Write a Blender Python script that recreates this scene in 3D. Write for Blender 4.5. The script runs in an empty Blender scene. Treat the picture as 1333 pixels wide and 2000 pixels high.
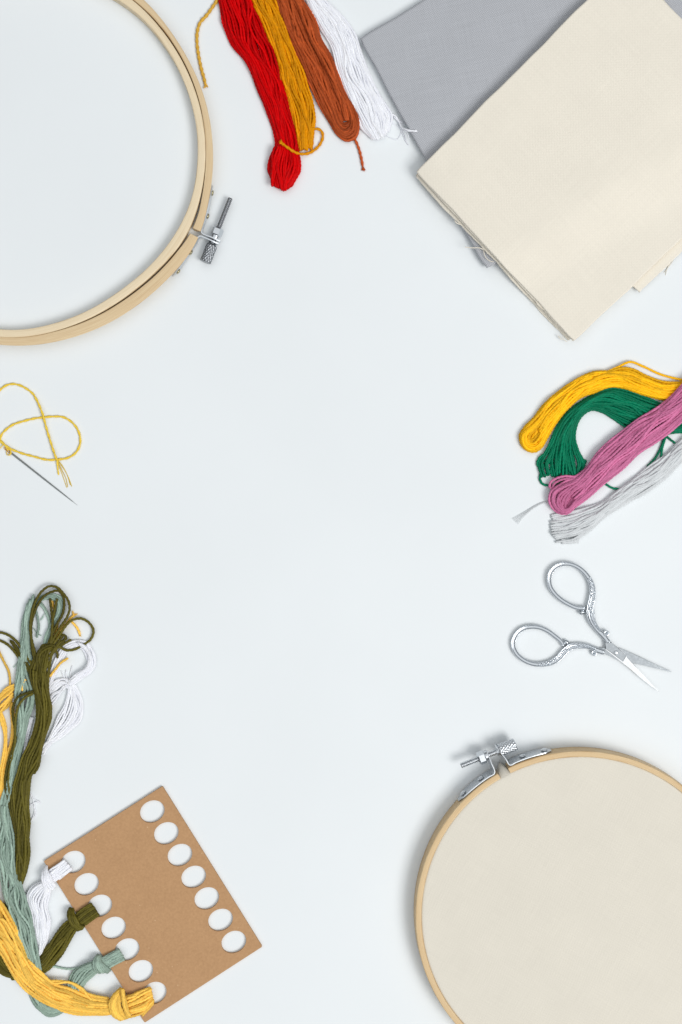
import bpy, math, random
import numpy as np
from mathutils import Vector

random.seed(7)
RNG = np.random.default_rng(7)
scene = bpy.context.scene
COL = scene.collection
S = 0.00028            # metres per pixel-unit on the table top
H = 2600.0             # camera height above the table in pixel-units
CX, CY = 666.5, 1000.0

# ------------------------------------------------------------------ camera, light, exposure
cam_d = bpy.data.cameras.new('camera')
cam = bpy.data.objects.new('camera', cam_d)
COL.objects.link(cam)
cam.location = (0, 0, H * S)
cam.rotation_euler = (0, 0, 0)
cam_d.sensor_fit = 'VERTICAL'
cam_d.angle = 2 * math.atan(1000.0 / H)
cam_d.clip_start = 0.01
cam_d.clip_end = 50
scene.camera = cam

world = bpy.data.worlds.new('World')
scene.world = world
world.use_nodes = True
wn, wl = world.node_tree.nodes, world.node_tree.links
wn.clear()
w_out = wn.new('ShaderNodeOutputWorld')
w_bg = wn.new('ShaderNodeBackground')
w_tc = wn.new('ShaderNodeTexCoord')
w_sep = wn.new('ShaderNodeSeparateXYZ')
w_rmp = wn.new('ShaderNodeValToRGB')
w_rmp.color_ramp.elements[0].position = 0.0
w_rmp.color_ramp.elements[0].color = (0.05, 0.055, 0.06, 1)
w_rmp.color_ramp.elements[1].position = 1.0
w_rmp.color_ramp.elements[1].color = (0.97, 0.99, 1.0, 1)
e = w_rmp.color_ramp.elements.new(0.48)
e.color = (0.13, 0.14, 0.15, 1)
e = w_rmp.color_ramp.elements.new(0.70)
e.color = (0.80, 0.83, 0.85, 1)
wl.new(w_tc.outputs['Generated'], w_sep.inputs[0])
wl.new(w_sep.outputs['Z'], w_rmp.inputs[0])
wl.new(w_rmp.outputs[0], w_bg.inputs[0])
w_bg.inputs[1].default_value = 1.0
wl.new(w_bg.outputs[0], w_out.inputs[0])


def area(name, loc, size, power, col, target=(0, 0, 0)):
    d = bpy.data.lights.new(name, 'AREA')
    d.shape = 'SQUARE'
    d.size = size
    d.energy = power
    d.color = col
    o = bpy.data.objects.new(name, d)
    COL.objects.link(o)
    o.location = loc
    o.rotation_euler = (Vector(target) - Vector(loc)).to_track_quat('-Z', 'Y').to_euler()
    return o


area('softbox_lamp', (1.36, -0.84, 2.15), 1.15, 41.5, (1.0, 0.985, 0.965), (0.02, 0.0, 0))

vs = scene.view_settings
vs.view_transform = 'Standard'
vs.look = 'None'
vs.exposure = 0.0
vs.gamma = 1.0
vs.use_curve_mapping = False


# ------------------------------------------------------------------ helpers
def lin(r, g, b):
    f = lambda c: (c / 255 / 12.92) if c / 255 <= 0.04045 else ((c / 255 + 0.055) / 1.055) ** 2.4
    return (f(r), f(g), f(b), 1)


def W(p):
    """point read at a height above the table -> position in pixel-units (y up)"""
    p = np.asarray(p, float)
    f = (H - p[..., 2:3]) / H
    out = np.empty_like(p)
    out[..., 0:1] = (p[..., 0:1] - CX) * f
    out[..., 1:2] = (CY - p[..., 1:2]) * f
    out[..., 2] = p[..., 2]
    return out


def W2(pts, z):
    pts = np.asarray(pts, float)
    return W(np.c_[pts, np.full(len(pts), float(z))])[:, :2]


def chord(P):
    d = np.sqrt(((P[1:] - P[:-1]) ** 2).sum(1))
    return np.r_[0, np.cumsum(np.maximum(d, 1e-6))]


def cr(P, per=10):
    """smooth interpolation, `per` samples per control segment"""
    P = np.asarray(P, float)
    n = len(P)
    if n == 2:
        t = np.linspace(0, 1, per + 1)[:, None]
        return P[0] * (1 - t) + P[1] * t
    t = chord(P)
    m = np.empty_like(P)
    m[1:-1] = ((P[1:-1] - P[:-2]) / (t[1:-1] - t[:-2])[:, None] * (t[2:] - t[1:-1])[:, None]
               + (P[2:] - P[1:-1]) / (t[2:] - t[1:-1])[:, None] * (t[1:-1] - t[:-2])[:, None]) / (t[2:] - t[:-2])[:, None]
    m[0] = (P[1] - P[0]) / (t[1] - t[0])
    m[-1] = (P[-1] - P[-2]) / (t[-1] - t[-2])
    out = []
    u = np.arange(per) / per
    for i in range(n - 1):
        h = t[i + 1] - t[i]
        a = (2 * u**3 - 3 * u**2 + 1)[:, None]
        b = (u**3 - 2 * u**2 + u)[:, None]
        c = (-2 * u**3 + 3 * u**2)[:, None]
        d = (u**3 - u**2)[:, None]
        out.append(a * P[i] + b * h * m[i] + c * P[i + 1] + d * h * m[i + 1])
    out.append(P[-1:])
    return np.concatenate(out)


def resample(P, ds):
    t = chord(P)
    k = max(3, int(t[-1] / ds) + 1)
    s = np.linspace(0, t[-1], k)
    return np.stack([np.interp(s, t, P[:, i]) for i in range(P.shape[1])], 1), s


def wob(s, lam, rng):
    """smooth noise in about [-1, 1]"""
    v = np.zeros_like(s, dtype=float)
    for k, a in ((1.0, 0.6), (1.9, 0.35), (3.7, 0.16)):
        v += a * np.sin(2 * np.pi * s * k / lam + rng.uniform(0, 6.283))
    return v


def mesh_from(name, V, F, uv=None, rnd=None, smooth=True):
    """V in pixel-units; F an (n,4) / (n,3) array or a list of index lists"""
    me = bpy.data.meshes.new(name)
    V = np.asarray(V, np.float64) * S
    if isinstance(F, np.ndarray):
        k = F.shape[1]
        me.vertices.add(len(V))
        me.vertices.foreach_set('co', V.ravel())
        me.loops.add(F.size)
        me.loops.foreach_set('vertex_index', F.ravel().astype(np.int32))
        me.polygons.add(len(F))
        me.polygons.foreach_set('loop_start', np.arange(0, F.size, k, dtype=np.int32))
        me.polygons.foreach_set('loop_total', np.full(len(F), k, np.int32))
        me.update(calc_edges=True)
    else:
        me.from_pydata([tuple(v) for v in V], [], [list(f) for f in F])
    if uv is not None:
        li = np.empty(len(me.loops), np.int32)
        me.loops.foreach_get('vertex_index', li)
        l = me.uv_layers.new(name='UVMap')
        l.data.foreach_set('uv', np.asarray(uv, np.float32)[li].ravel())
    if rnd is not None:
        a = me.attributes.new('rnd', 'FLOAT', 'POINT')
        a.data.foreach_set('value', np.asarray(rnd, np.float32))
    me.polygons.foreach_set('use_smooth', np.full(len(me.polygons), smooth))
    me.validate()
    me.update()
    return me


def obj(name, me, mat, parent=None):
    """one mesh object; its origin goes to its own base, or follows the parent"""
    o = bpy.data.objects.new(name, me)
    COL.objects.link(o)
    if mat is not None:
        me.materials.clear()
        me.materials.append(mat)
    n = len(me.vertices)
    co = np.empty(n * 3)
    me.vertices.foreach_get('co', co)
    co = co.reshape(-1, 3)
    c = np.array([(co[:, 0].min() + co[:, 0].max()) / 2, (co[:, 1].min() + co[:, 1].max()) / 2, co[:, 2].min()])
    me.vertices.foreach_set('co', (co - c).ravel())
    me.update()
    loc = Vector(c)
    if parent is not None:
        o.parent = parent
        loc = loc - world_loc(parent)
    o.location = loc
    return o


def world_loc(o):
    v = Vector(o.location)
    while o.parent is not None:
        o = o.parent
        v = v + Vector(o.location)
    return v


def tag(o, label, cat, group=None):
    o['label'] = label
    o['category'] = cat
    if group:
        o['group'] = group
    return o


def thing(name, x, y, label, cat, group=None, z=0):
    o = bpy.data.objects.new(name, None)
    o.empty_display_size = 0.01
    COL.objects.link(o)
    o.location = ((x - CX) * S, (CY - y) * S, z * S)
    return tag(o, label, cat, group)


class MB:
    """collects pieces (vertices + faces + uv) into ONE mesh"""
    def __init__(self):
        self.V, self.F, self.U, self.n = [], [], [], 0

    def add(self, V, F, U=None):
        V = np.asarray(V, float)
        self.V.append(V)
        self.U.append(np.zeros((len(V), 2)) if U is None else np.asarray(U, float))
        self.F += [[i + self.n for i in f] for f in F]
        self.n += len(V)

    def build(self, name, mat, parent=None, smooth=True, sharp=None):
        me = mesh_from(name, np.concatenate(self.V), self.F, np.concatenate(self.U), smooth=smooth)
        if smooth and sharp:
            me.set_sharp_from_angle(angle=math.radians(sharp))
        return obj(name, me, mat, parent)


def grid_faces(nu, nv, wrap_v=True, wrap_u=False):
    f = []
    for i in range(nu if wrap_u else nu - 1):
        for j in range(nv if wrap_v else nv - 1):
            f.append((i * nv + j, i * nv + (j + 1) % nv, ((i + 1) % nu) * nv + (j + 1) % nv, ((i + 1) % nu) * nv + j))
    return f


# ------------------------------------------------------------------ thread strands
class Strands:
    """many twisted thread strands collected into ONE mesh"""
    def __init__(self, seed):
        self.rng = np.random.default_rng(seed)
        self.V, self.F, self.U, self.R, self.n = [], [], [], [], 0

    def tube(self, P, r, twist=8.0, lobes=3, amp=0.15, ds=1.6, nv=10, taper=0.25, world=False, z_min=None):
        """P: (n,3) read points; r: radius"""
        P = np.asarray(P, float)
        if not world:
            P = W(P)
        P, s = resample(P, ds)
        if z_min is not None:
            P[:, 2] = np.maximum(P[:, 2], z_min)
        n = len(P)
        T = np.gradient(P, axis=0)
        T /= np.maximum(np.linalg.norm(T, axis=1), 1e-9)[:, None]
        N = np.empty_like(T)
        v = np.cross((0.03, 0.02, 1.0), T[0])
        if np.linalg.norm(v) < 1e-3:
            v = np.cross((1, 0, 0), T[0])
        v /= np.linalg.norm(v)
        for i in range(n):
            t = T[i]
            v = v - t * (v[0] * t[0] + v[1] * t[1] + v[2] * t[2])
            v = v / math.sqrt(v[0] * v[0] + v[1] * v[1] + v[2] * v[2])
            N[i] = v
        B = np.cross(T, N)
        ph = np.arange(nv) * 2 * np.pi / nv
        p0 = self.rng.uniform(0, 6.28)
        rr = r * (1 + amp * np.cos(lobes * ph[None, :] - 2 * np.pi * s[:, None] / twist + p0))
        rr *= (1 + 0.06 * wob(s, 37, self.rng))[:, None]
        rr[0] *= taper
        rr[-1] *= taper
        V = P[:, None, :] + rr[..., None] * (np.cos(ph)[None, :, None] * N[:, None, :] + np.sin(ph)[None, :, None] * B[:, None, :])
        i = np.arange(n - 1)[:, None] * nv
        j = np.arange(nv)[None, :]
        j2 = (j + 1) % nv
        F = np.stack([i + j, i + j2, i + nv + j2, i + nv + j], -1).reshape(-1, 4) + self.n
        self.V.append(V.reshape(-1, 3))
        self.F.append(F)
        U = np.stack([np.repeat(s, nv), np.tile(np.arange(nv) / nv, n)], 1)
        self.U.append(U)
        self.R.append(np.full(n * nv, self.rng.uniform(0, 1)))
        self.n += n * nv

    def line(self, pts, r, z, **k):
        """one strand through (x, y) points; z scalar or one value per point"""
        pts = np.asarray(pts, float)
        z = np.broadcast_to(np.asarray(z, float), (len(pts),))
        self.tube(cr(np.c_[pts, z], 10), r, **k)

    def ribbon(self, A, B, n, r=2.2, zb=0.0, hh=8.0, L=2, wander=0.8, lam=150, end=None, start=None, bow=0.0, zn=0.8, jag=3.0,
               arch=1.0, t0=0.0, t1=1.0, **k):
        """n strands side by side between guides A and B, domed to height hh, in L layers"""
        A, B = np.asarray(A, float), np.asarray(B, float)
        assert len(A) == len(B), (len(A), len(B))
        m = len(A)
        per = 12
        gA, gB = cr(A, per), cr(B, per)
        q = np.linspace(0, m - 1, len(gA))
        zb_ = np.interp(q, np.linspace(0, m - 1, max(2, np.size(zb))), np.resize(zb, max(2, np.size(zb))))
        hh_ = np.interp(q, np.linspace(0, m - 1, max(2, np.size(hh))), np.resize(hh, max(2, np.size(hh))))
        s = chord((gA + gB) / 2)
        ph_ = self.rng.uniform(0, 6.28, 4)
        own = 0.5 * wander
        def flow(tq):
            return (0.55 * np.sin(2 * np.pi * s / (lam * 1.1) + ph_[0] + 4.0 * tq) + 0.4 * np.sin(2 * np.pi * s / (lam * 0.57) + ph_[1] - 6.0 * tq)) * 4 * tq * (1 - tq)
        for l in range(L):
            nl = n if l == 0 else max(2, n - l)
            for i in range(nl):
                t = (i + 0.5 + self.rng.uniform(-0.16, 0.16)) / nl
                lift = math.sqrt(max(0.0, 1 - abs(2 * t - 1) ** 2.2)) ** arch
                t = t0 + (t1 - t0) * t
                tt = np.clip(t + own / n * wob(s, lam * 1.3, self.rng) + 1.1 * wander / n * flow(t), 0.0, 1.0)[:, None]
                xy = gA * (1 - tt) + gB * tt
                z = zb_ + r + hh_ * lift * (1 - l / L) + zn * r * wob(s, lam * 0.6, self.rng)
                P = np.c_[xy, z]
                for which in ('start', 'end'):
                    mode = start if which == 'start' else end
                    if mode is None:
                        continue
                    Q = P[::-1] if which == 'start' else P
                    d = Q[-1, :2] - Q[-4, :2]
                    d = d / (np.linalg.norm(d) + 1e-9)
                    if mode == 'under':
                        e0 = self.rng.uniform(-jag, jag) + (bow * (1 - abs(2 * (i + 0.5) / nl - 1) ** 3) if which == 'end' else 0)
                        z0, z1 = Q[-1, 2], (zb_[-1] if which == 'end' else zb_[0]) + r
                        c, hr = (z0 + z1) / 2, max(0.5, (z0 - z1) / 2)
                        a = np.linspace(0.15, math.pi, 9)
                        out = max(hr * 0.8, 2.5) + (1 - l / L) * 1.5
                        X = np.stack([Q[-1, 0] + d[0] * (e0 + out * np.sin(a)), Q[-1, 1] + d[1] * (e0 + out * np.sin(a)), c + hr * np.cos(a)], 1)
                        back = np.array([[Q[-1, 0] - d[0] * g, Q[-1, 1] - d[1] * g, z1] for g in (12, 30)])
                        cut = max(1, int(round(3)))
                        Q = np.concatenate([Q[:-cut], X, back])
                    P = Q[::-1] if which == 'start' else Q
                self.tube(P, r * self.rng.uniform(0.92, 1.08), z_min=r, **k)

    def wrap(self, A, B, n, r=2.2, z=(4, 14, 16, 12, 4), wander=0.4, **k):
        """strands wound across something: z along the length from low over high to low"""
        A, B = np.asarray(A, float), np.asarray(B, float)
        gA, gB = cr(A, 12), cr(B, 12)
        zz = cr(np.c_[np.linspace(0, 1, len(z)), z], 24)
        zq = np.interp(np.linspace(0, 1, len(gA)), zz[:, 0], zz[:, 1])
        s = chord((gA + gB) / 2)
        for i in range(n):
            t = (i + 0.5) / n
            tt = np.clip(t + wander / n * wob(s, 60, self.rng), 0, 1)[:, None]
            bulge = 2.2 * math.sqrt(max(0, 1 - (2 * t - 1) ** 2))
            self.tube(np.c_[gA * (1 - tt) + gB * tt, zq + bulge], r, z_min=r, **k)

    def fray(self, p, d, n, ln, spread, r=0.5, z=2.0):
        d = np.asarray(d, float) / np.linalg.norm(d)
        side = np.array([-d[1], d[0]])
        for i in range(n):
            a = self.rng.uniform(-spread, spread)
            l_ = ln * self.rng.uniform(0.6, 1.1)
            q = np.array(p) + d * l_ * 0.5 + side * a * l_ * 0.3
            e_ = np.array(p) + d * l_ + side * (a + self.rng.uniform(-.15, .15)) * l_
            self.tube(cr(np.array([[p[0], p[1], z], [q[0], q[1], z + self.rng.uniform(-1, 1.5)], [e_[0], e_[1], max(r, z + self.rng.uniform(-1.5, 1))]]), 6),
                      r, amp=0, nv=6, z_min=r)

    def build_each(self, name, mat, parent):
        base = 0
        for V, F, U, R in zip(self.V, self.F, self.U, self.R):
            obj(name, mesh_from(name, V, F - base, U, R), mat, parent)
            base += len(V)

    def build(self, name, mat, parent=None):
        me = mesh_from(name, np.concatenate(self.V), np.concatenate(self.F), np.concatenate(self.U), np.concatenate(self.R))
        return obj(name, me, mat, parent)


# ------------------------------------------------------------------ materials
def new_mat(name):
    m = bpy.data.materials.new(name)
    m.use_nodes = True
    nt = m.node_tree
    b = nt.nodes['Principled BSDF']
    return m, nt, nt.nodes, nt.links, b


def thread_mat(name, rgb, rough=0.5, var=0.3, spec=0.12, sheen=0.0, sss=0.0):
    m, nt, N, L, b = new_mat(name)
    c = lin(*rgb)
    at = N.new('ShaderNodeAttribute'); at.attribute_name = 'rnd'
    mr = N.new('ShaderNodeMapRange')
    mr.inputs['To Min'].default_value = 1 - var
    mr.inputs['To Max'].default_value = 1 + var * 0.5
    L.new(at.outputs['Fac'], mr.inputs['Value'])
    uv = N.new('ShaderNodeUVMap')
    mp = N.new('ShaderNodeMapping'); mp.inputs['Scale'].default_value = (0.16, 9, 1)
    L.new(uv.outputs[0], mp.inputs[0])
    nz = N.new('ShaderNodeTexNoise'); nz.inputs['Scale'].default_value = 1.0; nz.inputs['Detail'].default_value = 2
    L.new(mp.outputs[0], nz.inputs['Vector'])
    mr2 = N.new('ShaderNodeMapRange')
    mr2.inputs['From Min'].default_value = 0.3; mr2.inputs['From Max'].default_value = 0.7
    mr2.inputs['To Min'].default_value = 1 - var * 0.5; mr2.inputs['To Max'].default_value = 1 + var * 0.3
    L.new(nz.outputs['Fac'], mr2.inputs['Value'])
    mu = N.new('ShaderNodeMath'); mu.operation = 'MULTIPLY'
    L.new(mr.outputs[0], mu.inputs[0]); L.new(mr2.outputs[0], mu.inputs[1])
    vm = N.new('ShaderNodeVectorMath'); vm.operation = 'SCALE'
    vm.inputs[0].default_value = c[:3]
    L.new(mu.outputs[0], vm.inputs['Scale'])
    L.new(vm.outputs[0], b.inputs['Base Color'])
    b.inputs['Roughness'].default_value = rough
    b.inputs['Specular IOR Level'].default_value = spec
    b.inputs['Sheen Weight'].default_value = sheen
    b.inputs['Sheen Tint'].default_value = c
    if sss:
        b.inputs['Subsurface Weight'].default_value = sss
        b.inputs['Subsurface Radius'].default_value = (0.001, 0.001, 0.001)
    bp = N.new('ShaderNodeBump'); bp.inputs['Strength'].default_value = 0.35; bp.inputs['Distance'].default_value = 0.0001
    L.new(nz.outputs['Fac'], bp.inputs['Height'])
    L.new(bp.outputs[0], b.inputs['Normal'])
    return m


def wood_mat(name, c1, c2, streak=1.0):
    m, nt, N, L, b = new_mat(name)
    uv = N.new('ShaderNodeUVMap')
    mp = N.new('ShaderNodeMapping'); mp.inputs['Scale'].default_value = (0.006, 0.33, 1)
    L.new(uv.outputs[0], mp.inputs[0])
    nz = N.new('ShaderNodeTexNoise'); nz.inputs['Scale'].default_value = 1.0; nz.inputs['Detail'].default_value = 5; nz.inputs['Roughness'].default_value = 0.62
    L.new(mp.outputs[0], nz.inputs['Vector'])
    mp2 = N.new('ShaderNodeMapping'); mp2.inputs['Scale'].default_value = (0.03, 1.3, 1)
    L.new(uv.outputs[0], mp2.inputs[0])
    nz2 = N.new('ShaderNodeTexNoise'); nz2.inputs['Scale'].default_value = 1.0; nz2.inputs['Detail'].default_value = 3
    L.new(mp2.outputs[0], nz2.inputs['Vector'])
    mx = N.new('ShaderNodeMath'); mx.operation = 'MULTIPLY_ADD'; mx.inputs[1].default_value = 0.7 * streak
    L.new(nz2.outputs['Fac'], mx.inputs[0]); L.new(nz.outputs['Fac'], mx.inputs[2])
    rp = N.new('ShaderNodeValToRGB')
    rp.color_ramp.elements[0].position = 0.58; rp.color_ramp.elements[0].color = lin(*c2)
    rp.color_ramp.elements[1].position = 1.02; rp.color_ramp.elements[1].color = lin(*c1)
    L.new(mx.outputs[0], rp.inputs[0])
    L.new(rp.outputs[0], b.inputs['Base Color'])
    b.inputs['Roughness'].default_value = 0.55
    b.inputs['Specular IOR Level'].default_value = 0.3
    bp = N.new('ShaderNodeBump'); bp.inputs['Strength'].default_value = 0.25; bp.inputs['Distance'].default_value = 0.0002
    L.new(nz2.outputs['Fac'], bp.inputs['Height']); L.new(bp.outputs[0], b.inputs['Normal'])
    return m


def fabric_mat(name, rgb, period=4.6, var=0.10, rot=45, rough=0.85, bump=0.35, mottled=0.05, slub=1.0):
    m, nt, N, L, b = new_mat(name)
    uv = N.new('ShaderNodeUVMap')
    mp = N.new('ShaderNodeMapping')
    mp.inputs['Rotation'].default_value = (0, 0, math.radians(rot))
    L.new(uv.outputs[0], mp.inputs[0])
    # slight irregularity of the threads
    nz = N.new('ShaderNodeTexNoise'); nz.inputs['Scale'].default_value = 0.09; nz.inputs['Detail'].default_value = 3
    L.new(mp.outputs[0], nz.inputs['Vector'])
    ad = N.new('ShaderNodeVectorMath'); ad.operation = 'MULTIPLY_ADD'
    ad.inputs[1].default_value = (2.4, 2.4, 0)
    L.new(nz.outputs['Color'], ad.inputs[0]); L.new(mp.outputs[0], ad.inputs[2])
    sp = N.new('ShaderNodeSeparateXYZ'); L.new(ad.outputs[0], sp.inputs[0])
    ws = []
    for ax in ('X', 'Y'):
        a = N.new('ShaderNodeMath'); a.operation = 'MULTIPLY'; a.inputs[1].default_value = 2 * math.pi / period
        L.new(sp.outputs[ax], a.inputs[0])
        s_ = N.new('ShaderNodeMath'); s_.operation = 'SINE'; L.new(a.outputs[0], s_.inputs[0])
        ws.append(s_)
    pr = N.new('ShaderNodeMath'); pr.operation = 'MULTIPLY'
    L.new(ws[0].outputs[0], pr.inputs[0]); L.new(ws[1].outputs[0], pr.inputs[1])
    # slubs: long faint thread streaks both ways
    sl = []
    for sc_ in ((0.012, 0.5, 1), (0.5, 0.012, 1)):
        q = N.new('ShaderNodeMapping'); q.inputs['Scale'].default_value = sc_
        L.new(mp.outputs[0], q.inputs[0])
        z_ = N.new('ShaderNodeTexNoise'); z_.inputs['Scale'].default_value = 1.0; z_.inputs['Detail'].default_value = 3
        L.new(q.outputs[0], z_.inputs['Vector'])
        sl.append(z_)
    sa = N.new('ShaderNodeMath'); sa.operation = 'ADD'
    L.new(sl[0].outputs['Fac'], sa.inputs[0]); L.new(sl[1].outputs['Fac'], sa.inputs[1])
    big = N.new('ShaderNodeTexNoise'); big.inputs['Scale'].default_value = 0.011; big.inputs['Detail'].default_value = 3
    L.new(mp.outputs[0], big.inputs['Vector'])
    f1 = N.new('ShaderNodeMath'); f1.operation = 'MULTIPLY_ADD'; f1.inputs[1].default_value = var; f1.inputs[2].default_value = 1.0
    L.new(pr.outputs[0], f1.inputs[0])
    f2 = N.new('ShaderNodeMapRange'); f2.inputs['From Min'].default_value = 0.7; f2.inputs['From Max'].default_value = 1.3
    f2.inputs['To Min'].default_value = 1 - var * slub; f2.inputs['To Max'].default_value = 1 + var * 0.6 * slub
    L.new(sa.outputs[0], f2.inputs['Value'])
    f3 = N.new('ShaderNodeMapRange'); f3.inputs['From Min'].default_value = 0.3; f3.inputs['From Max'].default_value = 0.7
    f3.inputs['To Min'].default_value = 1 - mottled; f3.inputs['To Max'].default_value = 1 + mottled * 0.5
    L.new(big.outputs['Fac'], f3.inputs['Value'])
    k1 = N.new('ShaderNodeMath'); k1.operation = 'MULTIPLY'
    L.new(f1.outputs[0], k1.inputs[0]); L.new(f2.outputs[0], k1.inputs[1])
    k2 = N.new('ShaderNodeMath'); k2.operation = 'MULTIPLY'
    L.new(k1.outputs[0], k2.inputs[0]); L.new(f3.outputs[0], k2.inputs[1])
    vm = N.new('ShaderNodeVectorMath'); vm.operation = 'SCALE'; vm.inputs[0].default_value = lin(*rgb)[:3]
    L.new(k2.outputs[0], vm.inputs['Scale'])
    L.new(vm.outputs[0], b.inputs['Base Color'])
    b.inputs['Roughness'].default_value = rough
    b.inputs['Specular IOR Level'].default_value = 0.15
    b.inputs['Sheen Weight'].default_value = 0.1
    bp = N.new('ShaderNodeBump'); bp.inputs['Strength'].default_value = bump; bp.inputs['Distance'].default_value = 0.00025
    ba = N.new('ShaderNodeMath'); ba.operation = 'ADD'
    L.new(pr.outputs[0], ba.inputs[0]); L.new(sa.outputs[0], ba.inputs[1])
    L.new(ba.outputs[0], bp.inputs['Height']); L.new(bp.outputs[0], b.inputs['Normal'])
    return m


def metal_mat(name, rgb, rough, bump=0.0, scale=900):
    m, nt, N, L, b = new_mat(name)
    b.inputs['Metallic'].default_value = 1.0
    tc = N.new('ShaderNodeTexCoord')
    nz = N.new('ShaderNodeTexNoise'); nz.inputs['Scale'].default_value = scale; nz.inputs['Detail'].default_value = 3
    L.new(tc.outputs['Object'], nz.inputs['Vector'])
    mr = N.new('ShaderNodeMapRange')
    mr.inputs['To Min'].default_value = max(0.02, rough - 0.07); mr.inputs['To Max'].default_value = rough + 0.1
    L.new(nz.outputs['Fac'], mr.inputs['Value']); L.new(mr.outputs[0], b.inputs['Roughness'])
    b.inputs['Base Color'].default_value = lin(*rgb)
    if bump:
        bp = N.new('ShaderNodeBump'); bp.inputs['Strength'].default_value = bump; bp.inputs['Distance'].default_value = 0.0001
        L.new(nz.outputs['Fac'], bp.inputs['Height']); L.new(bp.outputs[0], b.inputs['Normal'])
    return m


def kraft_mat():
    m, nt, N, L, b = new_mat('kraft_card')
    tc = N.new('ShaderNodeTexCoord')
    nz = N.new('ShaderNodeTexNoise'); nz.inputs['Scale'].default_value = 900; nz.inputs['Detail'].default_value = 5
    L.new(tc.outputs['Object'], nz.inputs['Vector'])
    n2 = N.new('ShaderNodeTexNoise'); n2.inputs['Scale'].default_value = 60; n2.inputs['Detail'].default_value = 4
    L.new(tc.outputs['Object'], n2.inputs['Vector'])
    vo = N.new('ShaderNodeTexVoronoi'); vo.inputs['Scale'].default_value = 520
    mpv = N.new('ShaderNodeMapping'); mpv.inputs['Scale'].default_value = (1, 0.55, 1); mpv.inputs['Rotation'].default_value = (0, 0, 0.6)
    L.new(tc.outputs['Object'], mpv.inputs[0]); L.new(mpv.outputs[0], vo.inputs['Vector'])
    r1 = N.new('ShaderNodeValToRGB')
    r1.color_ramp.elements[0].position = 0.3; r1.color_ramp.elements[0].color = lin(172, 133, 96)
    r1.color_ramp.elements[1].position = 0.72; r1.color_ramp.elements[1].color = lin(195, 154, 113)
    a = N.new('ShaderNodeMath'); a.operation = 'MULTIPLY_ADD'; a.inputs[1].default_value = 0.5
    L.new(nz.outputs['Fac'], a.inputs[0])
    h = N.new('ShaderNodeMath'); h.operation = 'MULTIPLY_ADD'; h.inputs[1].default_value = 0.2; h.inputs[2].default_value = 0.15
    L.new(n2.outputs['Fac'], h.inputs[0]); L.new(h.outputs[0], a.inputs[2])
    L.new(a.outputs[0], r1.inputs[0])
    # pale and dark fibre flecks
    fl = N.new('ShaderNodeMath'); fl.operation = 'LESS_THAN'; fl.inputs[1].default_value = 0.085
    L.new(vo.outputs['Distance'], fl.inputs[0])
    sepc = N.new('ShaderNodeSeparateColor'); L.new(vo.outputs['Color'], sepc.inputs[0])
    g1 = N.new('ShaderNodeMath'); g1.operation = 'GREATER_THAN'; g1.inputs[1].default_value = 0.86
    L.new(sepc.outputs[0], g1.inputs[0])
    ff = N.new('ShaderNodeMath'); ff.operation = 'MULTIPLY'; L.new(fl.outputs[0], ff.inputs[0]); L.new(g1.outputs[0], ff.inputs[1])
    fk = N.new('ShaderNodeMath'); fk.operation = 'MULTIPLY'; fk.inputs[1].default_value = 0.7; L.new(ff.outputs[0], fk.inputs[0])
    fc = N.new('ShaderNodeMix'); fc.data_type = 'RGBA'
    fc.inputs['B'].default_value = lin(232, 205, 165)
    L.new(fk.outputs[0], fc.inputs['Factor']); L.new(r1.outputs[0], fc.inputs['A'])
    L.new(fc.outputs['Result'], b.inputs['Base Color'])
    b.inputs['Roughness'].default_value = 0.8
    b.inputs['Specular IOR Level'].default_value = 0.2
    bp = N.new('ShaderNodeBump'); bp.inputs['Strength'].default_value = 0.15; bp.inputs['Distance'].default_value = 0.0002
    L.new(nz.outputs['Fac'], bp.inputs['Height']); L.new(bp.outputs[0], b.inputs['Normal'])
    return m


def table_mat():
    m, nt, N, L, b = new_mat('white_table_top')
    tc = N.new('ShaderNodeTexCoord')
    nz = N.new('ShaderNodeTexNoise'); nz.inputs['Scale'].default_value = 9; nz.inputs['Detail'].default_value = 4
    L.new(tc.outputs['Object'], nz.inputs['Vector'])
    r = N.new('ShaderNodeValToRGB')
    r.color_ramp.elements[0].position = 0.3; r.color_ramp.elements[0].color = lin(228, 232, 234)
    r.color_ramp.elements[1].position = 0.7; r.color_ramp.elements[1].color = lin(231, 235, 237)
    L.new(nz.outputs['Fac'], r.inputs[0]); L.new(r.outputs[0], b.inputs['Base Color'])
    b.inputs['Roughness'].default_value = 0.8
    b.inputs['Specular IOR Level'].default_value = 0.05
    n2 = N.new('ShaderNodeTexNoise'); n2.inputs['Scale'].default_value = 1400; n2.inputs['Detail'].default_value = 2
    L.new(tc.outputs['Object'], n2.inputs['Vector'])
    bp = N.new('ShaderNodeBump'); bp.inputs['Strength'].default_value = 0.04; bp.inputs['Distance'].default_value = 0.0002
    L.new(n2.outputs['Fac'], bp.inputs['Height']); L.new(bp.outputs[0], b.inputs['Normal'])
    return m


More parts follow.
